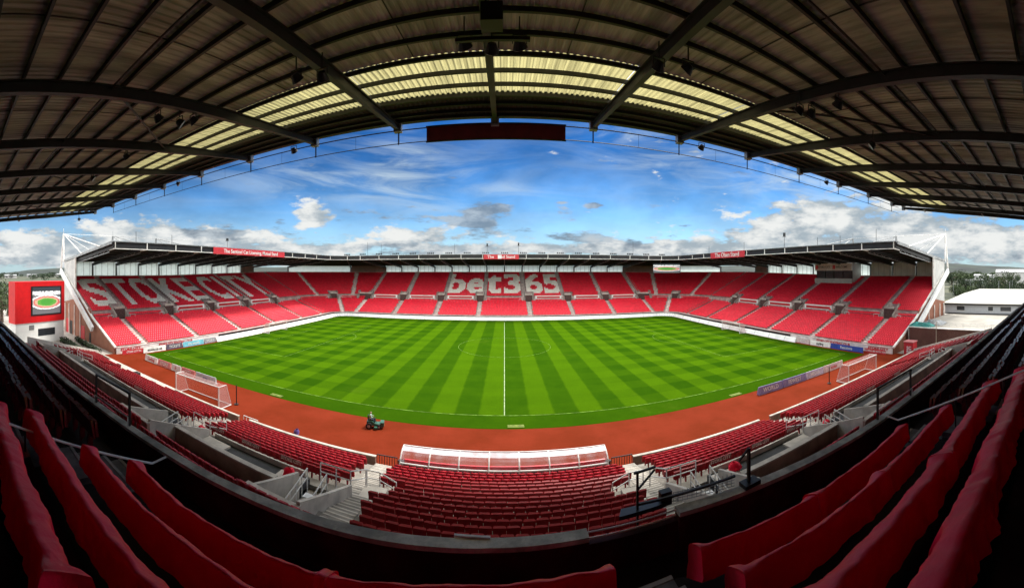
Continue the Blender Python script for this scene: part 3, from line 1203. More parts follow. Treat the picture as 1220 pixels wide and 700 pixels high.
def build_screen_mat(m, w, h):
    """a picture of a stadium seen from the air: banded ellipses round a green oval"""
    N = NT(m.node_tree)
    b = N.n['Principled BSDF']
    uv = N.node('ShaderNodeTexCoord').outputs['Generated']
    sp = N.node('ShaderNodeSeparateXYZ')
    N.l.new(uv, sp.inputs[0])
    u = N.math('ADD', N.math('SUBTRACT', sp.outputs[w], .5), 0)
    v = N.math('SUBTRACT', sp.outputs[h], .44)
    d = N.math('SQRT', N.math('ADD', N.math('POWER', N.math('MULTIPLY', u, 1.65), 2), N.math('POWER', N.math('MULTIPLY', v, 3.6), 2)))
    nz = N.math('MULTIPLY', N.math('SUBTRACT', N.noise(uv, 9, 4), .5), .28)
    d = N.math('ADD', d, nz)
    cr = N.node('ShaderNodeValToRGB')
    cr.color_ramp.interpolation = 'CONSTANT'
    stops = [(0, (.06, .26, .04)), (.38, (.10, .30, .05)), (.55, (.50, .33, .22)), (.68, (.55, .10, .10)), (.78, (.42, .36, .34)), (.88, (.85, .85, .83)), (.98, (.12, .12, .13))]
    for i, (p, c) in enumerate(stops):
        e = cr.color_ramp.elements[i] if i < 2 else cr.color_ramp.elements.new(p)
        e.position = p
        e.color = (*c, 1)
    N.l.new(d, cr.inputs[0])
    c = cr.outputs[0]
    band = N.math('MULTIPLY', N.rng(N.math('ADD', sp.outputs[h], nz), .70, .74), N.rng(N.math('ADD', sp.outputs[h], nz), .86, .82))
    c = N.mix(band, c, (.85, .86, .86))
    top = N.rng(sp.outputs[h], .84, .88)
    c = N.mix(top, c, (.03, .04, .05))
    N.l.new(c, b.inputs['Base Color'])
    N.l.new(c, b.inputs['Emission Color'])
    b.inputs['Emission Strength'].default_value = 0.10
    b.inputs['Roughness'].default_value = 0.3


build_screen_mat(MSCR, 0, 2)
tv = thing('video_screen', 'wide lit screen showing a pitch, hung in the far right roof corner', 'screen', (0, 0, 0))
tv.location = (56.5, 114.0, 16.3)
tv.rotation_euler = (0, 0, R(-28))
MB().box(-5.0, 5.0, 0, .4, -1.75, 1.75).build('cabinet', BLACK, tv)
MB().box(-4.8, 4.8, -.03, -.005, -1.6, 1.6).build('display', MSCR, tv)

# control room on the right stand
rx = X0 + UD0 + 15 * UDP
ctl = thing('control_room', 'white framed glazed control room on the top rows of the right stand', 'control room', (0, 0, 0))
ctl.location = (rx, 59.6, 0)
zb = 12.0
MB().box(0, 5, -6.4, 6.4, zb - .4, zb + .05).build('floor', WHITE_W, ctl)
MB().box(-.05, .1, -6.5, 6.5, zb - .3, zb + 1.1).build('lower_panel', CLAD, ctl)
MB().box(-.05, .1, -6.5, 6.5, zb + 3.3, zb + 5.3).build('sign_panel', mat('pinkish_white_panel', (.62, .52, .50), .5, .1), ctl)
MB().box(.6, .7, -6.3, 6.3, zb + 1.1, zb + 3.3).build('window', GLASS_D, ctl)
MB().box(.7, 5, -6.4, -6.2, zb, zb + 5.3).build('side_wall', CLAD, ctl)
MB().box(.7, 5, 6.2, 6.4, zb, zb + 5.3).build('side_wall', CLAD, ctl)
for k in range(5):
    MB().box(.45, .6, -6.3 + 3.1 * k, -6.15 + 3.1 * k, zb + 1.1, zb + 3.3).build('window_post', BLACK, ctl)
txt('STOKE CITY', .8, BLACK, ctl, (-.08, 3.1, zb + 4.3), (PI / 2, 0, -PI / 2), .01)
txt('WELCOME', .8, BLACK, ctl, (-.08, -3.1, zb + 4.3), (PI / 2, 0, -PI / 2), .01)
for yy in (5.3, -.9):
    MB().box(-.09, -.05, yy, yy + .9, zb + 3.75, zb + 4.85).build('crest', SIGN_R, ctl)

# floodlight banks on the far roof
for k in range(19):
    x = -54 + 6.0 * k
    fb = thing('floodlight_bank', 'four floodlights on the far roof, %s' % (
        'directly above the middle sign' if abs(x) < 1 else '%s bank %s of the middle sign' % (
            ('first', 'second', 'third', 'fourth', 'fifth', 'sixth', 'seventh', 'eighth', 'outermost')[int(round(abs(x) / 6)) - 1], 'left' if x < 0 else 'right')),
        'floodlights', (x, Y1 + 4.2, 20.3), 'floodlight banks along the far roof')
    MB().bar((-1.1, 0, .55), (1.1, 0, .55), .07).bar((0, 0, 0), (0, 0, .55), .09).build('bracket', STEEL_G, fb)
    for j in range(4):
        MB().box(-1.05 + .6 * j, -.72 + .6 * j, -.18, .12, .55, .98).build('lamp', BLACK, fb)
# aerial masts standing on the roofs
am = [(-46, 112.5, 6.0), (-41, 112.5, 5.0), (-16, 112.5, 4.6), (-5.5, 112.5, 4.5), (4.5, 112.5, 4.8), (43, 112.6, 6.2), (-58.6, 34, 2.8), (-58.6, 42.5, 2.6), (-58.6, 58.5, 3.0),
      (59, 58, 4.6), (59, 73, 3.0), (59, 33.5, 3.4), (59, 48, 2.4), (59, 42, 2.4), (59, 90, 3.0)]
am_l = ['tallest thin mast left of centre on the far roof', 'thin mast just right of the tallest one on the far roof', 'short mast left of the centre sign on the far roof',
        'mast with a dark device just left of the centre sign', 'mast with a dark device just right of the centre sign', 'tall mast right of centre on the far roof',
        'dark mast nearest the open end of the left roof', 'second dark mast from the open end of the left roof', 'mast with a crossed aerial on the left roof',
        'mast with a crossed aerial in the middle of the right roof', 'thin mast beyond the crossed aerial on the right roof', 'tall mast at the open end of the right roof',
        'thin mast on the right roof second from its open end', 'thin mast on the right roof third from its open end', 'farthest thin mast on the right roof, near the name sign']
for k, ((x, y, h), lb) in enumerate(zip(am, am_l)):
    t = thing('roof_mast', lb, 'mast', (x, y, 20.4), 'masts on the stand roofs')
    MB().tube([(0, 0, 0), (0, 0, h * .8)], .045, 5).build('pole', STEEL, t)
    if k in (3, 4, 8, 9):
        MB().bar((-.6, 0, h * .6), (.6, 0, h * .6), .08).box(-.22, .22, -.2, .2, h * .62, h * .8).build('aerial', BLACK, t)

# ------------------------------------------------------------------ perimeter boards round the far three sides
mb_all = []




def board(label, s0, s1, m, txt_=None, h=1.0, tm=WHITE, size=.7, group='perimeter advertising boards'):
    o = thing('advertising_board', label, 'board', (0, 0, 0), group)
    p = P3((s0 + s1) / 2, 0, 0)
    o.location = p
    mb = MB()
    ss = samples(s0, s1)
    mb2 = sweep(MB(), s0, s1, lambda s: [(-.55, .05), (0, h), (.10, h), (.25, .05)] if m is WHITE_B else [(-.1, .05), (.02, h), (.10, h), (.14, .05)], closed=True)
    mb2.v = [tuple(Vector(v) - p) for v in mb2.v]
    mb2.build('panel', m, o)
    mb3 = MB()
    for q in ss[::2]:
        mb3.bar(P3(q, .1, 0) - p, P3(q, .03, h - .1) - p, .05)
    mb3.build('support', STEEL_G, o)
    if m is WHITE_B:
        mj = MB()
        for q in ss[1:-1]:
            mj.bar(P3(q, -.56, .05) - p, P3(q, -.01, h) - p, .05)
        mj.build('panel_joint', STEEL_G, o)
    if txt_:
        _, _, nx, ny = path((s0 + s1) / 2)
        txt(txt_, size, tm, o, (-nx * .08, -ny * .08, h / 2 + .02), (PI / 2, 0, math.atan2(-nx, ny)), .01)
    return o


board('long plain white board along the far touchline', EAST[0] + .2, EAST[1] - .2, WHITE_B)
board('long plain white board behind the left goal', sY(51.5, -1), SL, WHITE_B)
board('long plain white board behind the right goal', STOT - SL, sY(50.5, 1), WHITE_B)
lb = [(48.2, 51.3, mat('grey_board', (.30, .30, .33), .5), 'grey board just past the end of the white board on the left', 'SPORT'),
      (42.6, 48.0, CYAN, 'cyan blue board below the left stand', 'axa wealth'),
      (38.6, 42.4, mat('dark_patterned_board', (.10, .08, .12), .5), 'dark board between the cyan and white boards on the left', 'TICKETS'),
      (33.5, 38.4, WHITE_W, 'white lettered board nearest the corner below the left stand', 'stoke.co.uk')]
for (a, b, m, l, t) in lb:
    board(l, sY(a, -1), sY(b, -1), m, t, tm=BLACK if m in (WHITE_W,) else WHITE)
rb = [(46.8, 50.3, mat('pink_white_board', (.62, .50, .48), .5), 'pale board where the right white board ends', 'CITY'),
      (41.6, 46.6, WHITE_W, 'white board with dark lettering below the right stand', 'carling'),
      (34.0, 41.4, BLUE, 'deep blue board with white lettering below the right stand', 'Reactions')]
for (a, b, m, l, t) in rb:
    board(l, sY(b, 1), sY(a, 1), m, t, tm=BLACK if m is WHITE_W else WHITE)

# red lettering blocks along the white front walls near the open ends
for si, side in ((0, -1), (2, 1)):
    x = side * (X0 + LD0 - .78)
    for (y0, y1, t) in ((30.0, 33.8, 'STOKE CITY'), (37.6, 47.0, 'STOKE CITY FOOTBALL CLUB')):
        txt(t, .62, SIGN_R, stands[si], (x, (y0 + y1) / 2, .72), (PI / 2, 0, PI / 2 if side < 0 else -PI / 2), .03, .01, sx=1.25 if y0 < 34 else 1.0)
for side, y0, y1, m, l, t in ((-1, 29.6, 34.4, SIGN_R, 'dark red low board at the corner below the left stand', 'STOKE CITY FC'),
                              (1, 29.8, 34.2, SIGN_R, 'dark red low board at the corner below the right stand', 'WE WILL BE WITH YOU')):
    o = thing('advertising_board', l, 'board', (side * (X0 + .9), (y0 + y1) / 2, 0), 'corner boards')
    MB().box(-.05, .05, -(y1 - y0) / 2, (y1 - y0) / 2, 0, .75).build('panel', m, o)
    txt(t, .45, WHITE, o, (-side * .06, 0, .38), (PI / 2, 0, PI / 2 if side < 0 else -PI / 2), .01)


# boards standing on the near side of the pitch
def near_board(x0, x1, y, m, label, t, tm, h=.95, size=.7):
    o = thing('advertising_board', label, 'board', ((x0 + x1) / 2, y, 0), 'boards along the near touchline')
    w = (x1 - x0) / 2
    mb = MB()
    mb.prism([(-w, 0, .02), (-w, .18, h), (-w, .26, h), (-w, .5, .02)], (2 * w, 0, 0))
    mb.build('panel', m, o)
    a = math.atan2(h - .02, .18)
    txt(t, size, tm, o, (0, .07, h / 2), (a, 0, 0), .01, .006)
    return o


pk = mat('pink_red_board', (.68, .24, .22), .5, .1)
near_board(-50.8, -47.2, 31.2, WHITE_W, 'white board at the far left of the near touchline row', 'Carling', SIGN_R)
near_board(-47.0, -43.6, 31.25, pk, 'pinkish red board, second in the left near row', 'STOKE', WHITE)
near_board(-43.4, -41.2, 31.3, WHITE_W, 'white board, third in the left near row', 'fc', SIGN_R)
near_board(-41.0, -38.0, 31.35, pk, 'pinkish red board behind the spare left goal', 'CITY', WHITE)
near_board(-37.8, -33.8, 31.4, mat('pale_grey_board', (.5, .55, .58), .5), 'pale grey board at the right end of the left near row', 'axa', BLUE)
near_board(28.0, 32.0, 31.7, mat('violet_board', (.24, .22, .42), .5), 'violet lettered board at the left end of the right near row', 'WORLD', WHITE)
near_board(32.2, 36.6, 31.75, mat('violet_board', (.24, .22, .42), .5), 'violet board second from the left end of the right near row', 'FEWEST', WHITE)
near_board(36.8, 40.6, 31.8, mat('lilac_board', (.48, .46, .58), .5), 'pale lilac board in the middle of the right near row', 'MEDIA', WHITE)
near_board(40.8, 45.6, 31.85, mat('pale_pink_board', (.62, .50, .48), .5), 'pale pink board behind the spare right goal', 'stoke', SIGN_R)


# ------------------------------------------------------------------ goals
def goal(label, loc, rz, spare=False):
    """mouth opens towards local -Y, the net runs back to +Y"""
    o = thing('football_goal', label, 'goal', loc, 'football goals', rz)
    w, h, dpt = 3.66, 2.44, 2.0
    r = .07
    MB().tube([(-w, 0, 0), (-w, 0, h)], r, 8).build('post', WHITE, o)
    MB().tube([(w, 0, 0), (w, 0, h)], r, 8).build('post', WHITE, o)
    MB().tube([(-w - r, 0, h), (w + r, 0, h)], r, 8).build('crossbar', WHITE, o)
    mb = MB()
    for s in (-w, w):
        mb.tube([(s, 0, .06), (s, dpt, .06)], .05, 6)
        if spare:
            mb.tube([(s, dpt, .06), (s, 1.2, h)], .035, 6)
            mb.tube([(s, 0, h), (s, 1.2, h)], .035, 6)
    mb.tube([(-w, dpt, .06), (w, dpt, .06)], .05, 6)
    mb.build('base_frame', WHITE, o)
    mb = MB()
    t = 1.2
    mb.quad((-w, 0, h), (w, 0, h), (w, t, h - .02), (-w, t, h - .02))
    mb.quad((-w, t, h - .02), (w, t, h - .02), (w, dpt, .1), (-w, dpt, .1))
    for s in (-w, w):
        mb.quad((s, 0, 0.05), (s, 0, h), (s, t, h - .02), (s, dpt, .1))
    mb.build('net', NET, o)
    return o


goal('white goal on the goal line below the left stand', (-52.5, YC, .05), R(90))
goal('white goal on the goal line below the right stand', (52.5, YC, .05), R(-90))
goal('spare white goal parked on the red surround at the left', (-31.1, 25.95, 0), R(2), True)
goal('spare white goal parked on the red surround at the right', (42.3, 26.1, 0), 0, True)
for x, y, lb_ in ((-27.2, 28.6, 'slim black post beside the spare left goal'), (37.4, 28.4, 'slim black post beside the spare right goal')):
    o = thing('black_post', lb_, 'post', (x, y, 0))
    MB().tube([(0, 0, 0), (0, 0, 2.2)], .06, 6).build('pole', BLACK, o)
    MB().disc_cyl((0, 0, .05), (0, 0, 1), .25, .1).build('base', BLACK, o)

# ------------------------------------------------------------------ lower tier of the near stand
EA, EB = 5.03, 0.373            # drop of the terrace below the eye: EA + EB * Y
LP, LR = 0.80, 0.2984


def ztier(y):
    return EYE - EA - EB * y


tier = thing('seating_tier', 'lower tier of the near stand behind the team shelter, shade-darkened red seats on stepped concrete', 'seating tier', (0, 18, 0))
tier.location = (0, 0, 0)
XA, XB = -56.0, 57.5


def xlim(side, y):
    return XA + (24.8 - y) * .98 if side < 0 else XB - (24.8 - y) * .655


YFRONT = 24.3
NR = 23
ROWY = [YFRONT - LP * (j + 1) for j in range(NR)]      # back of each tread
ROWZ = [ztier(YFRONT) + LR * j for j in range(NR)]
VOM = [(-9.7, -7.15), (-20.6, -17.2), (-43, -40), (7.6, 10.2), (17.6, 21.0), (41, 44)]       # openings in plan
WALK = [(-17.2, -9.7), (-40, -20.6), (10.2, 17.6), (21.0, 41)]
WY0, WY1, WZ = 12.9, 15.75, 4.0
RDROP = .42


def in_rng(x, L, m=0.0):
    return any(a - m < x < b + m for a, b in L)


cuts = sorted({XA, XB, *[q for r_ in VOM for q in r_], *[q for r_ in WALK for q in r_]})
mb = MB()
for x0, x1 in zip(cuts, cuts[1:]):
    xm = (x0 + x1) / 2
    walk = in_rng(xm, WALK) or in_rng(xm, VOM)
    for j in range(NR):
        y1_, y0_ = ROWY[j] + LP, ROWY[j]
        z = ROWZ[j] if j else .3
        if walk and y0_ < WY1 and y1_ > WY0 - .1:
            y1c, y0c = y1_, max(y0_, WY1)
            if y1c > WY1 + .02 and y0c < y1c:
                mb.box(x0, x1, y0c, y1c, z - .5, z)
            elif y0_ < WY0 - .1 and y1_ > WY0 - .1:
                mb.box(x0, x1, y0_, WY0 - .1, 0.5, z - RDROP)
            continue
        if walk and y1_ < WY0:
            z -= RDROP
        if in_rng(xm, VOM) and 10.9 < y1_ < WY0 + .1:
            continue
        cx0, cx1 = max(x0, xlim(-1, y1_)), min(x1, xlim(1, y1_))
        if cx1 > cx0 + .05:
            mb.box(cx0, cx1, y0_, y1_, max(0, z - 1.2), z)
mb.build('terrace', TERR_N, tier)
mb = MB()
for a, b in WALK:
    mb.box(a, b, WY0, WY1, WZ - .3, WZ)
mb.build('wheelchair_platform', TARMAC, tier)
for a, b in WALK:        # parapet between the platform and the rear rows
    o = MB().box(a + .02, b - .02, WY0 - .18, WY0, WZ - .2, 5.42).build('parapet', BROWN, tier)
    MB().box(a, b, WY0 - .24, WY0 + .05, 5.42, 5.5).build('coping', CONC_L, o)
    MB().box(a + .3, b - .3, WY1 - .02, WY1 + .08, WZ - .5, WZ + .28).build('platform_kerb', CONC_L, tier)
    # pale bays on the platform near the stairs
for a, b in ((-11.3, -9.75), (-17.1, -15.2), (10.25, 11.8), (15.6, 17.5)):
    MB().box(a, b, WY0 + .02, WY1 - .3, WZ, WZ + .12).build('ramp', CONC_L, tier)
for (a, b) in VOM:
    o = MB()
    near, far = (b, a) if a < 0 else (a, b)     # near = side towards the middle
    o.prism([(near, 10.9, 3), (near, 10.9, 6.3), (near, 15.5, 4.5), (near, 15.5, 3)], (-.16 if a < 0 else .16, 0, 0))
    o.prism([(far, 10.9, 3), (far, 10.9, 6.05), (far, 14.5, 4.95), (far, 14.5, 3)], (.16 if a < 0 else -.16, 0, 0))
    o.build('vomitory_wall', CONC_L, tier)
    MB().box(a, b, 10.72, 10.9, 3.2, 6.1).build('vomitory_wall', BROWN, tier)
    MB().box(a - .03, b + .03, 10.66, 10.94, 6.1, 6.18).build('coping', CONC_L, tier)
    MB().box(a, b, 10.9, WY1, WZ - 1.0, WZ - .55).build('landing', CONC, tier)
    # white steel stair up to the platform
    sg = -1 if a < 0 else 1
    cx = (a + b) / 2 + .35 * sg
    stp = MB()
    for k in range(4):
        stp.box(cx - .5, cx + .5, 13.0 + .45 * k, 13.35 + .45 * k, WZ - .50 + .13 * k, WZ - .42 + .13 * k)
    stp.build('stair_tread', WHITE, tier)
    rl = MB()
    for xx in (cx - .55, cx + .55):
        rl.tube([(xx, 12.9, WZ + .5), (xx, 14.9, WZ + 1.05)], .035, 5)
        rl.tube([(xx, 12.9, WZ + .1), (xx, 14.9, WZ + .6)], .03, 5)
        for q in range(5):
            yy = 12.9 + .5 * q
            rl.tube([(xx, yy, WZ - .5), (xx, yy, WZ + .5 + .137 * q * 2 * .5)], .03, 5)
    rl.build('stair_rail', WHITE, tier)
    rl = MB()
    pts = [(near, 15.7, WZ + 1.2), (near - .9 * sg * -1, 16.6, WZ + .75), (near + .9 * sg, 17.4, WZ + .3)]
    ax_ = near
    rl.tube([(ax_ + 1.9 * sg, 15.75, WZ + 1.0), (ax_ + .2 * sg, 15.75, WZ + 1.0), (ax_ - .2 * sg, 16.9, WZ + .6)], .035, 5)
    rl.tube([(ax_ + 1.9 * sg, 15.75, WZ + .55), (ax_ + .2 * sg, 15.75, WZ + .55), (ax_ - .2 * sg, 16.9, WZ + .15)], .03, 5)
    for (px_, py_, pz_) in ((ax_ + 1.9 * sg, 15.75, WZ + 1), (ax_ + 1.0 * sg, 15.75, WZ + 1), (ax_ + .2 * sg, 15.75, WZ + 1), (ax_ - .2 * sg, 16.9, WZ + .6)):
        rl.tube([(px_, py_, pz_ - 1.0), (px_, py_, pz_)], .035, 5)
    rl.build('guard_rail', WHITE, tier)
# guard rails and landings inside the centre block
for sg in (-1, 1):
    MB().box(sg * 5.85, sg * 7.05, 15.4, 17.1, 2.8, 3.72).build('landing', CONC_L, tier)
    rl = MB()
    P_ = [(sg * 7.2, 17.35, 4.3), (sg * 6.4, 17.35, 4.3), (sg * 5.5, 17.35, 3.95)]
    rl.tube(P_, .035, 5)
    rl.tube([Vector(p) - Vector((0, 0, .4)) for p in P_], .03, 5)
    for p in P_:
        rl.tube([Vector(p) - Vector((0, 0, .85)), p], .035, 5)
    rl.build('guard_rail', WHITE, tier)

# stairways, fanning slightly
STAIRS = [(-8.7, 24.3, -6.15, 11.2), (8.8, 24.3, 6.6, 11.2), (-22.6, 24.3, -19.6, 16.2), (22.6, 24.3, 19.8, 16.2), (-41.5, 24.3, -41.5, 16), (42.5, 24.3, 42.5, 16)]


def stair_x(st_, y):
    xa, ya, xb, yb = st_
    t = (ya - y) / (ya - yb)
    return xa + (xb - xa) * min(1.25, max(0, t))


for st_ in STAIRS:
    mb = MB()
    j = 0
    ns = MB()
    for j in range(NR):
        if ROWY[j] < st_[3] - .3:
            break
        for hh in (0, 1):
            y1_ = ROWY[j] + LP - hh * LP / 2
            z = ROWZ[j] + (.012 if hh == 0 else LR / 2)
            x = stair_x(st_, y1_ - .2)
            mb.box(x - .62, x + .62, y1_ - LP / 2, y1_, z - .12, z)
            ns.box(x - .62, x + .62, y1_ - .07, y1_ + .004, z + .001, z + .008)
    sw = mb.build('stairway', TERR_N, tier)
    ns.build('step_nosing', CONC_L, sw)

# seats of the lower tier
T_low = []
for j in range(NR):
    y = ROWY[j] + .28
    z = ROWZ[j]
    if j == 0:
        continue
    x = XA + .4 - random.random() * .5
    while x < XB - .3:
        x += .5
        if any(abs(x - stair_x(q, y)) < .95 and y > q[3] - .8 for q in STAIRS):
            continue
        if (in_rng(x, VOM, .3) or in_rng(x, WALK)) and WY0 - .5 < y < WY1 + .45:
            continue
        if in_rng(x, VOM, .3) and 10.2 < y < 15.9:
            continue
        if abs(x) < 7.45 and y > 22.6:
            continue
        if 5.3 < abs(x) < 7.6 and 15.2 < y < 17.6:
            continue
        if x < -33.2 and x > -50 and y > 22.7:
            continue
        if x < xlim(-1, y) + .6 or x > xlim(1, y) - .6:
            continue
        rear = in_rng(x, WALK) and y < WY0
        if rear and y > 11.7:
            continue
        T_low.append((x, y, z - (RDROP if rear else 0)))


def place_seats(T, parent, m, count=300):
    me = bpy.data.meshes.new('seat')
    me.from_pydata(SEAT_V, [], SEAT_F)
    me.materials.append(m)
    me.update()
    T = sorted(T, key=lambda t: (t[0] ** 2 + t[1] ** 2 + (t[2] - EYE) ** 2) + (0 if vis(t) else 1e6))
    for t in T[:count]:
        o = link('seat', me, parent, loc=(t[0] + random.uniform(-.008, .008), t[1], t[2]))
        o.rotation_euler = (random.gauss(0, .02), 0, random.gauss(0, .02))
    instance_mesh('seat', SEAT_V, SEAT_F, [(a, b, c, random.gauss(0, .02)) for a, b, c in T[count:]], [m], parent=parent)


def vis(t):
    r = (EYE - t[2] - .8) / max(.1, t[1])
    if t[2] < 9:
        return r < .80 and t[1] > 0
    return t[1] > .5 and abs(t[0]) < 26


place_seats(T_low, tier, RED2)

# front wall with its gates, pale apron on the left
mb = MB()
for a, b, m, c in ((XA, -23.3, BROWN, CONC_L), (-21.9, -9.5, BROWN, CONC_L), (-7.7, 7.7, BLACK, STEEL), (9.5, 21.9, BROWN, CONC_L), (23.3, XB, BROWN, CONC_L)):
    o = MB().box(a, b, 24.75, 24.95, -.02, .9).build('front_wall', m, tier)
    MB().box(a - .02, b + .02, 24.73, 24.97, .9, .97).build('coping', c, o)
for a, b in ((-9.4, -7.8), (7.8, 9.4)):
    o = MB()
    for k in range(9):
        o.bar((a + (b - a) * k / 8, 24.85, .02), (a + (b - a) * k / 8, 24.85, 1.1), .04)
    o.bar((a, 24.85, 1.1), (b, 24.85, 1.1), .06)
    o.bar((a, 24.85, .15), (b, 24.85, .15), .06)
    o.build('gate', BLACK, tier)
MB().box(-50.5, -33.4, 22.55, 24.74, .55, .985).build('apron_slab', CONC_L, tier)
for k, (x, y) in enumerate(((-46, 23.6), (-41, 23.9), (-36.5, 23.4))):
    o = tag(MB().box(x - .5, x + .5, y - .3, y + .3, .985, 1.35).build('equipment_box', BLACK), ['dark box at the far left of the pale slab by the wall', 'dark box in the middle of the pale slab by the wall', 'dark box at the near end of the pale slab by the wall'][k], 'box', 'boxes on the pale slab')
# end rakes of the tier
for x, sg in ((XA, -1), (XB, 1)):
    xe = xlim(sg, 9.0)
    MB().prism([(x, 25, 0), (x, 25, 1.2), (xe, 9, ztier(9) + .8), (xe, 9, 0)], (sg * .3, 0, 0)).build('end_wall', CONC_L, tier)
# back wall of the lower tier, and lettered banners along the platform rows
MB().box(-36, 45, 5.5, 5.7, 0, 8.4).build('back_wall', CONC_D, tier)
for k, x in enumerate((-33, -27.5, -17.2, -14.2, -11.2, 11.4, 14.4, 17.4, 27.5, 33)):
    z = ztier(16.6) + .72
    o = thing('lettered_banner', 'red strip with white letters on seat backs, %s' % (
        'leftmost on the tier', 'second from the left on the tier', 'left of the left stair landing', 'middle of three left of the stairs', 'just left of the centre stairs',
        'just right of the centre stairs', 'middle of three right of the stairs', 'left of the right stair landing', 'second from the right on the tier', 'rightmost on the tier')[k],
        'banner', (x, 16.2, z), 'lettered strips on seat backs')
    MB().box(-.75, .75, 0, .03, -.14, .14).build('strip', mat('faded_red_strip', (.26, .015, .02), .6), o)
    txt('STOKE CITY', .25, mat('faded_white_letter', (.62, .46, .43), .6), o, (0, -.015, 0), (PI / 2, 0, 0), .012, .004)
# bundles of red cloth left on the platforms, and a stand of small things by the wall
for k, (x, y) in enumerate(((-13.7, 13.6), (-10.6, 15.2), (13.7, 13.6), (11.6, 15.2), (-17.9, 15.4), (19.5, 15.0))):
    mb = MB()
    ringn = 9
    v = []
    hs = [0, .10, .26, .38, .42]
    rs_ = [.26, .32, .27, .16, .05]
    for hi_, (h_, r_) in enumerate(zip(hs, rs_)):
        for q in range(ringn):
            a = 2 * PI * q / ringn
            rr = r_ * (1 + .22 * math.sin(3 * a + k + hi_ * .7))
            v.append((rr * math.cos(a) * 1.2, rr * math.sin(a), h_ * (1 + .1 * math.sin(a * 2 + k))))
    f = [(i * ringn + q, i * ringn + (q + 1) % ringn, (i + 1) * ringn + (q + 1) % ringn, (i + 1) * ringn + q) for i in range(4) for q in range(ringn)]
    mb.add(v, f)
    o = mb.build('cloth_bundle', CLOTH, smooth=True, loc=(x, y, WZ + .12))
    tag(o, 'bundle of bright red cloth %s' % ('on the grey platform left of centre', 'on the step of the left vomitory', 'on the grey platform right of centre', 'on the step of the right vomitory', 'by the far left vomitory',
                                             'by the far right vomitory')[k], 'cloth bundle', 'red cloth bundles')


# ------------------------------------------------------------------ team shelter (dugout)
dg_ = thing('team_shelter', 'long low team shelter with white hoops and curved clear canopy by the near wall', 'dugout', (0, 24, 0))


def hoop_pts(n=9):
    o = []
    for k in range(n + 1):
        t = PI / 2 * k / n
        o.append((-.55 + 1.25 * math.sin(t) - .0, 1.05 + 1.25 * (math.sin(t)) if False else 0))
    return o


prof = [(-.50, 1.00), (-.46, 1.35), (-.32, 1.72), (-.12, 1.95), (.12, 2.10), (.60, 2.26)]
hx = [-7.2 + 2.05 * k for k in range(8)]
for x in hx:
    mb = MB()
    mb.tube([(x, a, b) for a, b in prof], .055, 6)
    mb.tube([(x, -.5, 1.0), (x, -.5, .55)], .05, 6)
    mb.build('hoop', WHITE, dg_)
for x0, x1 in zip(hx, hx[1:]):
    mb = MB()
    for (a, b), (c, d) in zip(prof[:5], prof[1:5]):
        mb.quad((x0 + .05, a, b), (x1 - .05, a, b), (x1 - .05, c, d), (x0 + .05, c, d))
    mb.build('clear_pane', POLY, dg_, smooth=True)
    mb = MB()
    for (a, b), (c, d) in zip(prof[4:], prof[5:]):
        mb.quad((x0 + .05, a, b), (x1 - .05, a, b), (x1 - .05, c, d), (x0 + .05, c, d))
    mb.g = []
    mb.build('sky_reflection_pane', POLYW, dg_, smooth=True)
for (a, b) in (prof[0], prof[-1], (-.42, 1.5)):
    MB().bar((hx[0], a, b), (hx[-1], a, b), .07).build('rail', WHITE, dg_)
for x in (hx[0], hx[-1]):
    MB().add([(x, a, b) for a, b in prof] + [(x, .6, 1.0)], [tuple(range(7))]).build('end_pane', POLY, dg_)
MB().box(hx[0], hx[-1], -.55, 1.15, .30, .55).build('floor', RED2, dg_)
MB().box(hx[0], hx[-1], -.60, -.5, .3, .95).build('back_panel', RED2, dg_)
MB().box(hx[3] + .1, hx[4] - .1, -.64, -.61, .5, .95).build('grey_panel', CLAD, dg_)
for k in range(28):
    x = hx[0] + .35 + .51 * k
    m_ = bpy.data.meshes.get('shelter_seat')
    if m_ is None:
        m_ = bpy.data.meshes.new('shelter_seat')
        m_.from_pydata([(a * 1.1, b, c) for a, b, c in SEAT_V], [], SEAT_F)
        m_.materials.append(RED)
    link('seat', m_, dg_, loc=(x, .42, .55))
for k in range(2):
    MB().box(hx[3] + 1.15 + .45 * k, hx[3] + 1.45 + .45 * k, -.68, -.645, .68, .90).build('vent', BLACK, dg_)


# ------------------------------------------------------------------ upper tier of the near stand, around the camera
gs = thing('grandstand', 'upper tier and arched roof of the near stand that the picture is taken from', 'grandstand', (0, 0, 0))
OFFX = [-60, -27, -17, -11.8, -7.5, -5, -3, -1.2, 0, 1.3, 2.65, 4.15, 5.4, 7.4, 9.65, 20, 60]
OFFV = [-.45, -.42, -.3, -.25, .0, .18, .40, .63, .74, .78, .76, .58, .42, .22, .18, .06, .0]


def off(x):
    return float(np.interp(x, OFFX, OFFV))


RFAC = [1.0, .80, .50, .30, .1] + [0] * 12


RX = [-30, -8, -4, -3, -1.8, -1.2, -.5, .8, 1.5, 2.5, 3.1, 4.1, 5.5, 7, 9, 30]
RV = [-.1, -.02, .0, .12, .32, .50, .66, .74, .66, .54, .42, .27, .20, .20, .10, 0]


def rofs(k, x):
    return float(np.interp(x, RX, RV)) * RFAC[k]


ROW_Y = lambda k: 3.06 - .765 * k            # face of the backs in row k (k=0 is nearest the pitch)
ROW_T = lambda k: EYE - 3.30 + .34 * k - .82   # tread level of row k
UXA, UXB = -60.0, 56.0
xs_u = [UXA, -45, -33, -25, -20] + [-17 + .8 * i for i in range(46)] + [22, 28, 36, 46, UXB]


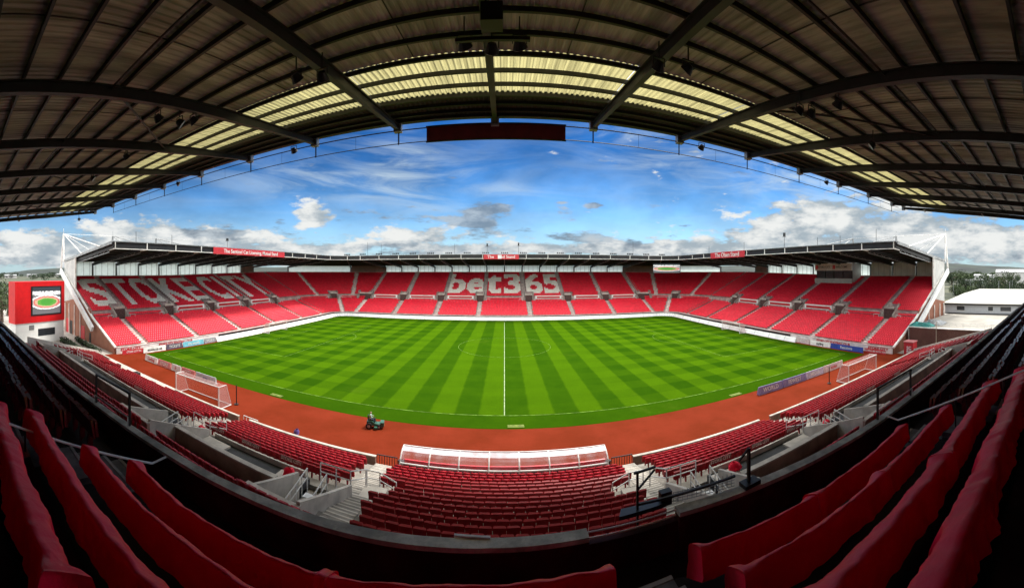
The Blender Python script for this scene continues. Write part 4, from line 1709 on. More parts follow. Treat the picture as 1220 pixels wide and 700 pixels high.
def skin(mb, xs, sec, mi=0, closed=False):
    m = len(sec(xs[0]))
    v = [(x, y, z) for x in xs for y, z in sec(x)]
    f = []
    for i in range(len(xs) - 1):
        for k in range(m if closed else m - 1):
            k2 = (k + 1) % m
            f.append((i * m + k, (i + 1) * m + k, (i + 1) * m + k2, i * m + k2))
    if closed:
        f.append(tuple(range(m))[::-1])
        f.append(tuple(range((len(xs) - 1) * m, len(xs) * m)))
    mb.add(v, f, mi)
    return mb


def up_section(x):
    o = off(x) * .85
    z0 = ROW_T(0) - .28
    s = [(4.2 + off(x), z0), (3.62 + rofs(0, x), z0), (3.62 + rofs(0, x), ROW_T(0))]
    for k in range(12):
        y = 3.62 - .765 * (k + 1) + rofs(k + 1, x)
        s.append((y, ROW_T(k)))
        s.append((y, ROW_T(k + 1)))
    return s


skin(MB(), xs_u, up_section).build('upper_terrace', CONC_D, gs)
PZ = EYE - 3.78                               # top of the front parapet


def par_in(x):
    return 4.28 + off(x)


def cop_sec(x):
    y = par_in(x)
    return [(y - .17, PZ - .07), (y - .17, PZ), (y + .02, PZ), (y + .02, PZ - .07)]


def wall_sec(x):
    y = par_in(x)
    return [(y - .15, PZ - 1.4), (y - .15, PZ - .07), (y, PZ - .07), (y, PZ - 2.4)]


xl = [x for x in xs_u if x < 1.15] + [1.2]
xr = [2.65] + [x for x in xs_u if x > 2.7]
skin(MB(), xl, wall_sec, closed=True).build('parapet', MAROON, gs)
skin(MB(), xr, wall_sec, closed=True).build('parapet', MAROON, gs)
skin(MB(), xl, cop_sec, closed=True).build('coping', COPING, gs)
skin(MB(), xr, cop_sec, closed=True).build('coping', COPING, gs)
xg = [1.2, 1.7, 2.2, 2.65]
skin(MB(), xg, lambda x: [(par_in(x) - .1, PZ - 1.4), (par_in(x) - .1, PZ - .16), (par_in(x), PZ - .16), (par_in(x), PZ - 2.4)], closed=True).build('parapet_gate', MAROON, gs)
mb = MB()
for zz in (PZ - .12, PZ - .03):
    mb.tube([(1.2, par_in(1.2) - .03, zz), (2.65, par_in(2.65) - .03, zz)], .012, 5)
mb.build('gate_rail', WHITE_W, gs)
# small notice plate on the coping in the middle
MB().box(-.72, -.2, par_in(-.6) + .03, par_in(-.6) + .07, PZ - .02, PZ + .02).build('notice_plate', WHITE, gs)

# stairs in the aisles of the upper tier
AISLES = [(1.22, 2.18), (-6.9, -5.75), (7.55, 8.5), (-22.5, -21.4), (22.5, 23.6)]
for a, b in AISLES:
    mb, nn = MB(), MB()
    for k in range(10):
        y1_ = 3.62 - .765 * k + rofs(k, (a + b) / 2)
        for hh in (0, 1):
            z = ROW_T(k) + (.01 if hh == 0 else .17)
            y_ = y1_ - hh * .38
            mb.box(a, b, y_ - .38, y_, z - .12, z)
            nn.box(a, b, y_ - .06, y_ + .004, z + .001, z + .008)
    q = mb.build('stairway', mat('aisle_concrete', (.16, .15, .15), .9, .2), gs)
    nn.build('step_nosing', mat('worn_nosing', (.34, .32, .30), .8, .2), q)

# open seats beyond the covered ones
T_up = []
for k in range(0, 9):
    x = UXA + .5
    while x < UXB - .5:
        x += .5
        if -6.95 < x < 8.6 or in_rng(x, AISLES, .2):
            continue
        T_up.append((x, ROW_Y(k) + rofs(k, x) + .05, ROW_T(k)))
place_seats(T_up, gs, mat('shade_dark_upper_seat_plastic', (0.17, 0.005, 0.009), 0.28, 0.2, 2.0))  # seat red darkened to paint in the upper tier's shadow
# hand-rails of the two side aisles
for x, lb_ in ((-5.95, 'pale handrail sloping down the left aisle of the upper tier'), (7.62, 'pale handrail sloping down the right aisle of the upper tier')):
    o = thing('handrail', lb_, 'handrail', (x, 2.4, 0), 'aisle handrails')
    o.location = (x, 0, 0)
    if x < 0:
        P_ = [(0, -.6, EYE - 1.95), (0, .93, EYE - 2.56), (0, 3.82, EYE - 3.83), (0, 4.16, EYE - 3.80)]
    else:
        P_ = [(0, -.6, EYE - 1.60), (0, .85, EYE - 2.17), (0, 3.72, EYE - 3.55), (0, 4.05, EYE - 3.50)]
    MB().tube(P_, .022, 8).build('rail', mat('pale_handrail', (.86, .84, .80), .35, .05), o)
    mb = MB()
    for t in (.12, .5, .9):
        y_ = P_[1][1] + (P_[2][1] - P_[1][1]) * t
        z_ = P_[1][2] + (P_[2][2] - P_[1][2]) * t
        mb.tube([(0, y_, z_ - .62), (0, y_, z_)], .018, 6)
    mb.build('post', STEEL, o)


# black balustrade frames standing on the parapet
def frame(xa, xb, label, white=True):
    o = thing('balustrade_frame', label, 'railing', (0, 0, 0), 'balustrade frames on the parapet')
    ya, yb = par_in(xa) - .05, par_in(xb) - .05
    o.location = ((xa + xb) / 2, (ya + yb) / 2, PZ)
    cx, cy = o.location.x, o.location.y
    for x, y in ((xa, ya), (xb, yb)):
        MB().bar((x - cx, y - cy, 0), (x - cx, y - cy, .82), .05).build('post', BLACK, o)
    MB().bar((xa - cx, ya - cy, .80), (xb - cx, yb - cy, .80), .04).build('top_bar', BLACK, o)
    if white:
        mb = MB()
        y1_ = ya - cy + .05
        mb.tube([(xa - cx, ya - cy - .05, 0), (xa - cx, ya - cy - .05, .22), (xb - cx, yb - cy - .05, .22), (xb - cx, yb - cy - .05, 0)], .018, 6)
        mb.build('lower_rail', WHITE_W, o)
    return o


frame(-9.4, -7.6, 'black framed railing on the parapet at the left')
frame(7.9, 9.9, 'black framed railing on the parapet at the right')
# camera tray and gate post on the right of the middle
o = thing('camera_gantry', 'black tray with T shaped post and long bar fixed outside the parapet', 'gantry', (2.1, 5.3, PZ))
MB().bar((0, 0, -.3), (0, 0, .55), .034).bar((-.06, 0, .54), (.34, .05, .54), .03).bar((0, 0, .26), (.32, .02, .52), .025).build('post', BLACK, o)
MB().bar((0, .0, .03), (1.75, -.28, .13), .035).build('long_bar', BLACK, o)
mb = MB()
mb.prism([(-.34, -.08, -.04), (-.24, .12, -.06), (.45, .10, -.06), (.5, -.06, -.04)], (0, 0, -.06))
mb.build('tray', BLACK, o)
MB().box(.42, .62, -.02, .1, -.12, .1).build('junction_box', BLACK, o)
mb = MB()
for k in range(14):
    mb.bar((.65 + .085 * k, .0 - .012 * k, -.12), (.65 + .085 * k, .0 - .012 * k, .06 + .005 * k), .008)
for k in range(4):
    mb.bar((.65, 0, -.1 + .05 * k), (1.8, -.2, -.1 + .055 * k), .008)
mb.build('wire_mesh', STEEL_G, o)
o = thing('gantry_post', 'single black post with a bracket on the parapet at the right of the tray', 'post', (4.0, par_in(4.0) - .06, PZ))
MB().bar((0, 0, 0), (0, 0, .66), .05).bar((-.22, 0, .5), (0, 0, .66), .03).build('upright', BLACK, o)
MB().box(-.14, .2, -.1, .1, 0, .07).build('foot', BLACK, o)


# red tarpaulins draped over the rows
def cover(k, xa, xb, label, wig=1.0, seed=0, knob=(1, 1), wide=1.0):
    rnd = random.Random(seed)
    n = max(8, int((xb - xa) / .028))
    ph = [rnd.uniform(0, 6.28) for _ in range(8)]
    sec = [(-.07, -.62), (-.055, -.48), (-.04, -.33), (-.028, -.18), (-.02, -.06), (-.012, -.008), (.0, .004), (.05, -.022), (.13, -.085), (.165, -.125), (.185, -.17), (.20, -.25), (.215, -.36), (.235, -.5), (.25, -.62)]
    mb = MB()
    m = len(sec)
    for i in range(n + 1):
        x = xa + (xb - xa) * i / n
        y0_ = ROW_Y(k) + rofs(k, x) - .04
        z0_ = ROW_T(k) + .83
        sag = -.012 * (0.5 + .5 * math.cos(2 * PI * x / .5 + ph[0])) ** 3 + .007 * math.sin(x * 3.1 + ph[1]) * wig + .010 * wig * math.sin(x * 1.3 + ph[5])
        e0 = math.exp(-((x - xa) / .16) ** 2) * knob[0]
        e1 = math.exp(-((x - xb) / .16) ** 2) * knob[1]
        e = e0 + e1
        for j, (dy, dz) in enumerate(sec):
            if j < 5:
                dz *= .62
            hang = max(0, -dz)
            c = (dy - .09)
            wr = (math.sin(x * 9 + ph[2] + dz * 5) * .35 + math.sin(x * 21 + ph[3] + dz * 9) * .25 + math.sin(x * 5 + ph[4] - dz * 4)) * .014 * wig * (.25 + hang * 2.4)
            yy = y0_ + .09 + c * wide * (1 + .45 * e * (1 if dz > -.3 else .4)) + wr * (1 if c > 0 else -1)
            zz = z0_ + dz * (1 - .1 * e) + sag + .035 * e * (1 if dz > -.2 else 0) + .002 * wig * math.sin(x * 13 + j * 1.3 + ph[6]) * (j not in (0, m - 1))
            q1 = mnoise.noise(Vector((x * 3.2 + seed * 7, dz * 2.2 + x * .8, dy * 3)))
            q2 = mnoise.noise(Vector((x * 8.5 - dz * 5, dz * 4.0 + seed * 3, dy * 6)))
            cr = (abs(q1) - .2) * .055 + (abs(q2) - .2) * .028
            amp = wig * (.26 + hang * 1.4)
            yy += cr * amp * (1 if c > 0 else -1)
            zz += (abs(q2) - .2) * .006 * wig * (1 if -.2 < dz else 0) - abs(q1) * .018 * wig * (1 if j in (7, 8, 9) else .2)
            mb.v.append((x - (xa + xb) / 2, yy, zz))
    for i in range(n):
        for j in range(m - 1):
            a = i * m + j
            mb.f.append((a, a + m, a + m + 1, a + 1))
            mb.m.append(0)
    for base in (0, n * m):
        mb.f.append(tuple(base + j for j in range(m)) if base else tuple(base + j for j in range(m))[::-1])
        mb.m.append(0)
    o = mb.build('seat_cover', CLOTH, smooth=True, loc=((xa + xb) / 2, 0, 0))
    tag(o, label, 'seat cover', 'red tarpaulins over the seat rows')
    return o


cover(0, -5.35, -1.82, 'red tarpaulin over the front row left of the middle, thin bright top edge', .8, 1)
cover(0, -1.95, 1.2, 'red tarpaulin over the front row along the bottom middle', .7, 2)
cover(0, 2.2, 4.05, 'red tarpaulin over the front row right of the aisle, knotted at its left end', .8, 3)
cover(0, 4.0, 6.95, 'red tarpaulin over the front row farther right, ending before the right handrail', .8, 4)
cover(1, -5.6, -1.62, 'red tarpaulin over the second row left of the middle', .9, 5)
cover(1, -1.7, 1.18, 'red tarpaulin over the second row below the frame middle', .9, 6)
cover(1, 2.15, 4.6, 'red tarpaulin over the second row right of the aisle with a bulging folded end', 1.0, 7)
cover(1, 4.55, 7.5, 'red tarpaulin over the second row farther right beyond the loose bunched fold', 1.0, 8)
cover(2, -6.5, -1.9, 'red tarpaulin over the third row at the left, wide flat top', 1.1, 9, wide=1.2)
cover(2, 2.2, 4.9, 'red tarpaulin over the third row right of the aisle, squared end', 1.1, 10, wide=1.4)
cover(2, 4.85, 8.4, 'red tarpaulin over the third row passing under the right handrail', 1.2, 11, wide=1.3)
cover(3, -6.3, -2.55, 'red tarpaulin nearest the camera at the far left edge, crumpled end', 1.6, 12, wide=1.35)
cover(3, 2.15, 8.6, 'heavily folded red tarpaulin nearest the camera at the far right', 2.0, 13, wide=1.6)
# rows behind the camera are covered too
cover(5, -5.6, 1.1, 'red tarpaulin over a row behind the camera, left of the aisle', 1.0, 14)
cover(5, 2.2, 7.5, 'red tarpaulin over a row behind the camera, right of the aisle', 1.0, 15)


# ------------------------------------------------------------------ main roof
def hdeck(y):
    return EYE + 8.6 + .12 * y


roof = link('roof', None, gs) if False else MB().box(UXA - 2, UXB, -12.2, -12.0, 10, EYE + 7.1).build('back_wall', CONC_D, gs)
MB().box(UXA, UXB, -6.7, -6.4, EYE - 1, EYE + 7.2).build('rear_bounce_blocker', GLASS_D, gs)  # unseen dark wall added behind the camera to cut bounced light
PURL = [25.9, 24.75, 23.4, 21.95, 20.4, 18.65, 16.9, 15.1, 13.5]
while PURL[-1] > -11:
    PURL.append(PURL[-1] - 1.7)
RAFT = [-60.3 + 7.45 * k for k in range(16)] + [UXB - .2]
ROOF_X0, ROOF_X1 = -62.0, UXB


def corrugated(mb, xa, xb, ya, yb, per=.33, amp=.045):
    n = max(1, int(round((xb - xa) / per)))
    xs, dz = [], []
    for i in range(n):
        x = xa + (xb - xa) * i / n
        p_ = (xb - xa) / n
        xs += [x, x + p_ * .35, x + p_ * .5, x + p_ * .85]
        dz += [0, 0, amp, amp]
    xs.append(xb)
    dz.append(0)
    v, f = [], []
    for x, d in zip(xs, dz):
        v += [(x, ya, hdeck(ya) + d), (x, yb, hdeck(yb) + d)]
    for i in range(len(xs) - 1):
        f.append((2 * i, 2 * i + 1, 2 * i + 3, 2 * i + 2))
    mb.add(v, f)


rf = bpy.data.objects.new('roof', None)
S.collection.objects.link(rf)
rf.parent = gs
cx_ = sorted({ROOF_X0, ROOF_X1, *RAFT[:-1], *[(a + b) / 2 for a, b in zip(RAFT, RAFT[1:-1])]})
for a, b in zip(cx_, cx_[1:]):
    deck = MB()
    corrugated(deck, a, b, -12.5, 16.9)
    deck.build('roof_sheet', DECK, rf)
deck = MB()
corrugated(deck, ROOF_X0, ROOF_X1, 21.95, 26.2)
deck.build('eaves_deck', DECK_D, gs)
# waterproof outer skin keeps the daylight out above the opaque deck
o = MB()
o.prism([(ROOF_X0, -12.5, hdeck(-12.5) + .2), (ROOF_X0, 16.9, hdeck(16.9) + .2), (ROOF_X0, 16.9, hdeck(16.9) + .28), (ROOF_X0, -12.5, hdeck(-12.5) + .28)], (ROOF_X1 - ROOF_X0, 0, 0))
o.prism([(ROOF_X0, 21.95, hdeck(21.95) + .2), (ROOF_X0, 26.3, hdeck(26.3) + .2), (ROOF_X0, 26.3, hdeck(26.3) + .28), (ROOF_X0, 21.95, hdeck(21.95) + .28)], (ROOF_X1 - ROOF_X0, 0, 0))
o.build('roof_skin', STEEL_G, gs)
SKY_X = [ROOF_X0] + RAFT[:-1] + [ROOF_X1]
pan_cache = {}
for a, b in zip(SKY_X, SKY_X[1:]):
    if b - a < 3:
        mb = MB()
        corrugated(mb, a, b, 16.9, 21.95)
        mb.build('roof_deck_strip', DECK, rf)
        continue
    for y1_, y0_ in ((21.95, 20.4), (20.4, 18.65), (18.65, 16.9)):
        mb = MB()
        corrugated(mb, a + .02, b - .02, y0_, y1_, .33, .085)
        mb.build('skylight_panel', SKYL, rf)
# seams where the sheets lap, in the middle of every bay
mb = MB()
for a, b in zip(RAFT, RAFT[1:]):
    xm = (a + b) / 2
    mb.bar((xm, -12, hdeck(-12) - .02), (xm, 16.8, hdeck(16.8) - .02), .05, .03)
mb.build('sheet_lap', STEEL, rf)
for y in PURL:
    z = hdeck(y)
    MB().box(ROOF_X0 + .05, ROOF_X1 - .05, y - .06, y + .06, z - .25, z - .04).build('purlin', STEEL, rf)


def hraft(y):
    return EYE + (7.7 + .115 * y if y < 17 else 7.7 + .115 * 17 + (y - 17) * .148)


for x in RAFT:
    ys = [-12, 0, 6, 12, 17, 21, 25.95]
    mb = MB()
    w = .17
    for (ya, yb) in zip(ys, ys[1:]):
        for (za0, za1, zb0, zb1, ww) in ((hraft(ya), hraft(ya) + .06, hraft(yb), hraft(yb) + .06, .16),
                                         (hraft(ya) + .06, hdeck(ya) - .40, hraft(yb) + .06, hdeck(yb) - .40, .035),
                                         (hdeck(ya) - .40, hdeck(ya) - .34, hdeck(yb) - .40, hdeck(yb) - .34, .16)):
            v = [(x - ww, ya, za0), (x + ww, ya, za0), (x + ww, ya, za1), (x - ww, ya, za1), (x - ww, yb, zb0), (x + ww, yb, zb0), (x + ww, yb, zb1), (x - ww, yb, zb1)]
            mb.add(v, ((0, 1, 2, 3), (4, 7, 6, 5), (0, 4, 5, 1), (1, 5, 6, 2), (2, 6, 7, 3), (3, 7, 4, 0)))
    mb.build('rafter', STEEL, rf)
    mb = MB()
    mb.box(x - .3, x + .3, 25.95, 26.4, hraft(25.9) - .1, hdeck(26) - .1)
    mb.build('rafter_end_plate', STEEL_G, rf)
mb = MB()
mb.tube([(ROOF_X0, 7.6, hdeck(7.6) - .5), (ROOF_X1, 7.6, hdeck(7.6) - .5)], .05, 6)
mb.build('conduit', STEEL, rf)
for sg, bays in ((-1, (1, 3, 5)), (1, (10, 12, 14))):
    for q in bays:
        a, b = RAFT[q], RAFT[q + 1]
        MB().tube([(a, 16, hraft(16) + .3), (b, 8, hraft(8) + .3)], .07, 6).build('brace', STEEL, rf)
# gutter at the eaves and the light frame below it
MB().box(ROOF_X0, ROOF_X1, 26.2, 26.5, hdeck(26) - .16, hdeck(26) + .14).build('gutter', STEEL, rf)
fr = thing('eaves_rail', 'two thin dark cables on hangers running below the eaves of the near roof', 'rail', (0, 26.3, EYE + 10.5))
fz = lambda q: q - (EYE + 10.5)
MB().tube([(-53, 0, fz(EYE + 11.05)), (54, 0, fz(EYE + 11.05))], .045, 5).build('upper_cable', STEEL, fr)
MB().tube([(-53, 0, fz(EYE + 10.02)), (54, 0, fz(EYE + 10.02))], .035, 5).build('lower_cable', STEEL, fr)
for x in RAFT[1:-1]:
    if -54 < x < 54 and abs(x + .7) > 1:
        MB().tube([(x, 0, fz(EYE + 11.1)), (x, 0, fz(EYE + 9.95))], .05, 5).build('hanger', STEEL, fr)
for x in [-49 + 3.72 * k for k in range(27)]:
    if abs(x + .4) > 6:
        MB().tube([(x, 0, fz(EYE + 11.05)), (x, 0, fz(EYE + 10.02))], .012, 4).build('wire', STEEL, fr)
bn = thing('banner', 'long dark maroon banner hanging under the middle of the near roof edge', 'banner', (-.35, 26.32, EYE + 10.55))
MB().box(-5.55, 4.95, -.05, .05, -.56, .56).build('cloth', DARKRED, bn)
MB().box(-5.6, 5.0, -.07, .07, .56, .62).build('batten', BLACK, bn)
MB().box(-5.6, 5.0, -.07, .07, -.62, -.56).build('batten', BLACK, bn)


# floodlights and loudspeakers under the roof
def floodlight(x, y, z, label, aim=(0, .8, -.6), size=.3):
    o = thing('hanging_floodlight', label, 'floodlight', (x, y, z), 'lamps hung under the near roof')
    a = Vector(aim).normalized()
    MB().disc_cyl((0, 0, 0), a, size * .55, size * 1.1, 12, r2=size).build('housing', BLACK, o, smooth=False)
    MB().disc_cyl(a * size * .56, a, size * .92, .03, 12).build('lens', STEEL_G, o)
    zt = hdeck(y) - z - .38
    MB().bar((-size * .9, 0, 0), (-size * .9, 0, size * 1.1), .04).bar((size * .9, 0, 0), (size * .9, 0, size * 1.1), .04).bar((-size * .9, 0, size * 1.1), (size * .9, 0, size * 1.1), .04).bar((0, 0, size * 1.1), (0, 0, max(size * 1.2, zt)), .05).build('yoke', BLACK, o)
    return o


def under(px, py, y=None, base=7.25, slope=.115):
    th, = ((px - 601) / FPX,)
    r = (324.3 - py) / (FPX * math.cos(th))
    if y is None:
        y = base / (r - slope)
    return y * math.tan(th), y, EYE + r * y


UL = [(353, 92, None, 'lamp under the first bay left of the middle, beside the skylight corner'), (188, 140, None, 'leftmost of the lamps hung by the second left rafter'),
      (214, 146, None, 'lamp second from the left by the second left rafter'), (230, 143, None, 'lamp third from the left by the second left rafter'), (384, 90, None, 'small lamp fixed to the first rafter left of the middle'),
      (553, 52, None, 'left one of three lamps below the black box in the roof middle'), (586, 57, None, 'centre one of three lamps below the black box in the roof middle'), (619, 52, None, 'right one of three lamps below the black box in the roof middle'),
      (785, 78, None, 'lamp fixed to the first rafter right of the middle'), (820, 81, None, 'lamp just right of the first right rafter'), (953, 131, None, 'left lamp of the pair on the second right rafter'),
      (967, 134, None, 'right lamp of the pair on the second right rafter'), (999, 123, None, 'larger lamp above the pair on the second right rafter'), (1040, 173, None, 'lamp by the third right rafter'),
      (150, 186, None, 'lamp by the third left rafter'), (110, 212, None, 'lamp by the fourth left rafter'),
      (350, 176, 26.4, 'lamp hanging below the eaves left of the middle'), (212, 216, 26.4, 'lamp hanging below the eaves at the far left'), (94, 261, 22.0, 'dark lamp hung under the left corner of the roof'),
      (14, 268, 12.0, 'dark lamp hung under the left gable, nearest the picture edge'), (836, 168, 26.4, 'lamp hanging below the eaves right of the middle'), (985, 208, 26.4, 'lamp hanging below the eaves at the far right'),
      (1106, 252, 22.0, 'dark lamp hung under the right corner of the roof'), (1187, 257, 12.0, 'dark lamp hung under the right gable, nearest the picture edge')]
for px, py, y, lb_ in UL:
    x, y, z = under(px, py, y)
    x = max(ROOF_X0 + .5, min(ROOF_X1 - .5, x))
    floodlight(x, y, min(z, hdeck(y) - .7), lb_, (random.uniform(-.4, .4) - .3 * (x / 30), .8, -.7), .30 if y < 25 else .33)
bx_, by_, bz_ = under(586, 20, None, 7.0)
o = thing('loudspeaker_box', 'black loudspeaker box hung from the middle rafter above three lamps', 'loudspeaker', (bx_, by_, bz_))
MB().box(-.36, .36, -.3, .3, -.3, .3).build('cabinet', BLACK, o)
MB().bar((-.2, 0, .3), (-.2, 0, hdeck(by_) - bz_ - .38), .05).bar((.2, 0, .3), (.2, 0, hdeck(by_) - bz_ - .38), .05).build('hanger', BLACK, o)
MB().bar((-1.3, .7, -.25), (1.3, .7, -.25), .12).build('lamp_bar', BLACK, o)

# ------------------------------------------------------------------ video tower in the left corner
vt = thing('screen_tower', 'bright red cabinet with a big screen on a white tower in the left corner', 'screen tower', (0, 0, 0))
p0, p1 = Vector((-69.3, 12.8, 0)), Vector((-73.6, 24.6, 0))     # near (left) and far (right) end of the screen face
dx_ = (p1 - p0).normalized()
nrm = Vector((-dx_.y, dx_.x, 0))
if nrm.x < 0:
    nrm = -nrm
L = (p1 - p0).length
ang = math.atan2(dx_.y, dx_.x)
vt.location = p0
vt.rotation_euler = (0, 0, ang)
# local: x along the face, y: +y is to the left of dx_
sgn = 1 if Vector((-dx_.y, dx_.x, 0)).dot(nrm) > 0 else -1
zt0, zt1 = 4.4, 12.9
MB().box(0, L, 0, -sgn * 2.6, zt0, zt1).build('cabinet', SCREEN_R, vt)
MB().box(L * .30, L * .93, sgn * .02, sgn * .08, zt0 + 1.4, zt1 - 1.0).build('screen_frame', BLACK, vt)
MS2 = bpy.data.materials.new('tower_stadium_picture')
MS2.use_nodes = True
build_screen_mat(MS2, 0, 2)
MB().box(L * .33, L * .90, sgn * .09, sgn * .12, zt0 + 1.7, zt1 - 1.25).build('display', MS2, vt)
MB().box(.2, L - .05, -sgn * .15, -sgn * 2.4, 0, zt0).build('tower_wall', WHITE_B, vt)
MB().box(L * .45, L * .80, -sgn * .1, -sgn * .14, 1.5, 3.0).build('window', GLASS_D, vt)
MB().box(L * .27, L * .37, -sgn * .1, -sgn * .14, 2.9, 3.9).build('vent', mat('grey_vent', (.2, .2, .2)), vt)

# red kiosk, brown retaining wall, raised court and long low building on the right
o = thing('kiosk', 'small red kiosk with white lettering in the near right corner', 'kiosk', (58.6, 26.1, 0))
MB().box(-.9, .9, -.9, .9, 0, 2.2).build('body', SIGN_R, o)
MB().box(-1.0, 1.0, -1.0, 1.0, 2.2, 2.35).build('roof', mat('pink_lid', (.55, .2, .2)), o)
txt('SC', .8, WHITE, o, (-.92, -.1, 1.2), (PI / 2, 0, -PI / 2), .03, .01)
txt('FC', .8, WHITE, o, (-.92, -.1, .5), (PI / 2, 0, -PI / 2), .03, .01)
o = tag(MB().box(62, 62.4, -10, 27.8, 0, 4.25).box(61.9, 62.5, -10, 27.9, 4.25, 4.4).build('retaining_wall', [BRICK_D, WHITE_W]), 'dark brown retaining wall below the pale raised court on the right', 'wall')
mi_ = [0] * 6 + [1] * 6
o.data.polygons.foreach_set('material_index', mi_)
MB().box(62.4, 96, -14, 27.7, 0, 4.3).box(62.0, 62.4, 27.9, 28.1, 0, 4.2).build('raised_court', mat('pale_court', (.33, .31, .27), .9, .1, .3), kind='structure')
o = thing('drainpipe', 'thin pale pipe down the dark retaining wall', 'pipe', (61.85, 22.3, 0))
MB().tube([(0, 0, 0), (0, 0, 5.6)], .07, 6).build('pipe', mat('pale_pipe', (.45, .36, .28)), o)
o = thing('tarpaulin_pile', 'teal sheeting and grey sheets piled on top of the retaining wall', 'tarpaulin', (63.6, 26.0, 4.4))
rnd = random.Random(5)


def pile(w, d, h, m, cx, cy, par):
    mb = MB()
    nx_, ny_ = 12, 8
    for i in range(nx_ + 1):
        for j in range(ny_ + 1):
            u, v = i / nx_, j / ny_
            e = min(u, 1 - u, v, 1 - v) * 5
            mb.v.append((cx - w / 2 + w * u, cy - d / 2 + d * v, h * min(1, e) * (.55 + .45 * rnd.random())))
    for i in range(nx_):
        for j in range(ny_):
            a = i * (ny_ + 1) + j
            mb.f.append((a, a + ny_ + 1, a + ny_ + 2, a + 1))
            mb.m.append(0)
    return mb.build('sheet', m, par)


pile(2.6, 5.0, .75, TEAL, 0, 0, o)
pile(4.0, 4.5, .8, STEEL_G, 4.0, -1.2, o)
bd = thing('low_building', 'long low grey-walled building with a big pale roof beyond the raised court', 'building', (86, 20, 4.3))
MB().box(0, 42, -22, 8.6, 0, 2.4).build('wall', mat('pale_grey_wall', (.42, .44, .46), .6, .05), bd)
MB().prism([(-.5, -22.5, 2.4), (-.5, -22.5, 2.75), (20, -22.5, 4.0), (42.5, -22.5, 4.4), (42.5, -22.5, 2.4)], (0, 31.6, 0)).build('roof', mat('cream_roof', (.40, .385, .34), .6, .06, .1), bd)
MB().box(-.55, -.35, -22.4, 9.0, 2.3, 2.62).build('gutter', STEEL, bd)
MB().box(-.2, -.02, -22, 8.6, .0, .25).build('plinth', STEEL, bd)
for y0_, y1_ in ((3.4, 5.4), (-3.9, -2.7), (-8.4, -5.8), (-14.5, -12)):
    w_ = MB().box(-.06, -.02, y0_, y1_, .9, 2.0).build('window', GLASS_D, bd)
    MB().box(-.09, -.06, y0_ - .08, y1_ + .08, .8, .9).box(-.09, -.06, y0_ - .08, y1_ + .08, 2.0, 2.08).build('frame', WHITE, w_)
o = thing('court_railing', 'low pale railing along the edge of the raised court', 'railing', (0, 0, 0))
o.location = (63.4, 12, 4.3)
MB().tube([(0, -12, .95), (0, 11, .95)], .03, 5).tube([(0, -12, .5), (0, 11, .5)], .025, 5).build('rail', mat('pale_rail', (.5, .5, .5)), o)
for k in range(18):
    MB().tube([(0, -12 + 1.35 * k, 0), (0, -12 + 1.35 * k, .95)], .025, 4).build('post', mat('pale_rail', (.5, .5, .5)), o)

# concourse at the left behind the corner, with two hedges and a low wall
hd = MB()
rnd = random.Random(8)
for (xa, ya, xb, yb, w) in ((-72, 26.8, -57.8, 25.9, 1.0), (-72.5, 23.8, -60, 23.2, 1.6)):
    for q in range(700):
        t = rnd.random()
        c = Vector((xa + (xb - xa) * t, ya + (yb - ya) * t + rnd.uniform(-w, w) / 2, rnd.uniform(.1, .9)))
        a, b = rnd.uniform(0, 6.28), rnd.uniform(-.8, .8)
        u = Vector((math.cos(a), math.sin(a), b)) * .16
        v = Vector((-math.sin(a), math.cos(a), rnd.uniform(-.5, .5))) * .12
        hd.quad(c - u - v, c + u - v, c + u + v, c - u + v)
tag(hd.build('hedge', FOLI_D), 'dark clipped planting beside the concourse below the left stand end', 'hedge')


# ------------------------------------------------------------------ mower, bin, small sign
o = thing('ride_on_mower', 'green ride-on mower with a driver seat standing on the red surround', 'mower', (-12.2, 31.4, 0), None, R(-75))
MB().prism([(-.35, -.75, .35), (-.35, -.75, .75), (-.35, -.2, .85), (-.35, .2, .55), (-.35, .8, .5), (-.35, .8, .3)], (.7, 0, 0)).build('body', GREEN_M, o)
for x, y, r_ in ((-.5, -.5, .34), (.5, -.5, .34), (-.42, .62, .24), (.42, .62, .24)):
    w_ = MB().disc_cyl((x, y, r_), (1, 0, 0), r_, .2, 14).build('wheel', BLACK, o)
    MB().disc_cyl((x + (.11 if x > 0 else -.11), y, r_), (1, 0, 0), r_ * .5, .03, 10).build('rim', STEEL_G, w_)
MB().box(-.24, .24, -.6, -.15, .82, .92).box(-.24, .24, -.66, -.56, .92, 1.35).build('seat', BLACK, o)
MB().tube([(0, .3, .6), (0, .12, 1.0)], .03, 6).disc_cyl((0, .1, 1.02), (0, -.4, 1), .17, .03, 12).build('steering_wheel', BLACK, o)
MB().box(-.75, .75, .1, .45, .12, .3).build('cutting_deck', GREEN_M, o)
MB().box(-.4, .4, .75, 1.15, .25, .7).build('grass_box', GREEN_M, o)


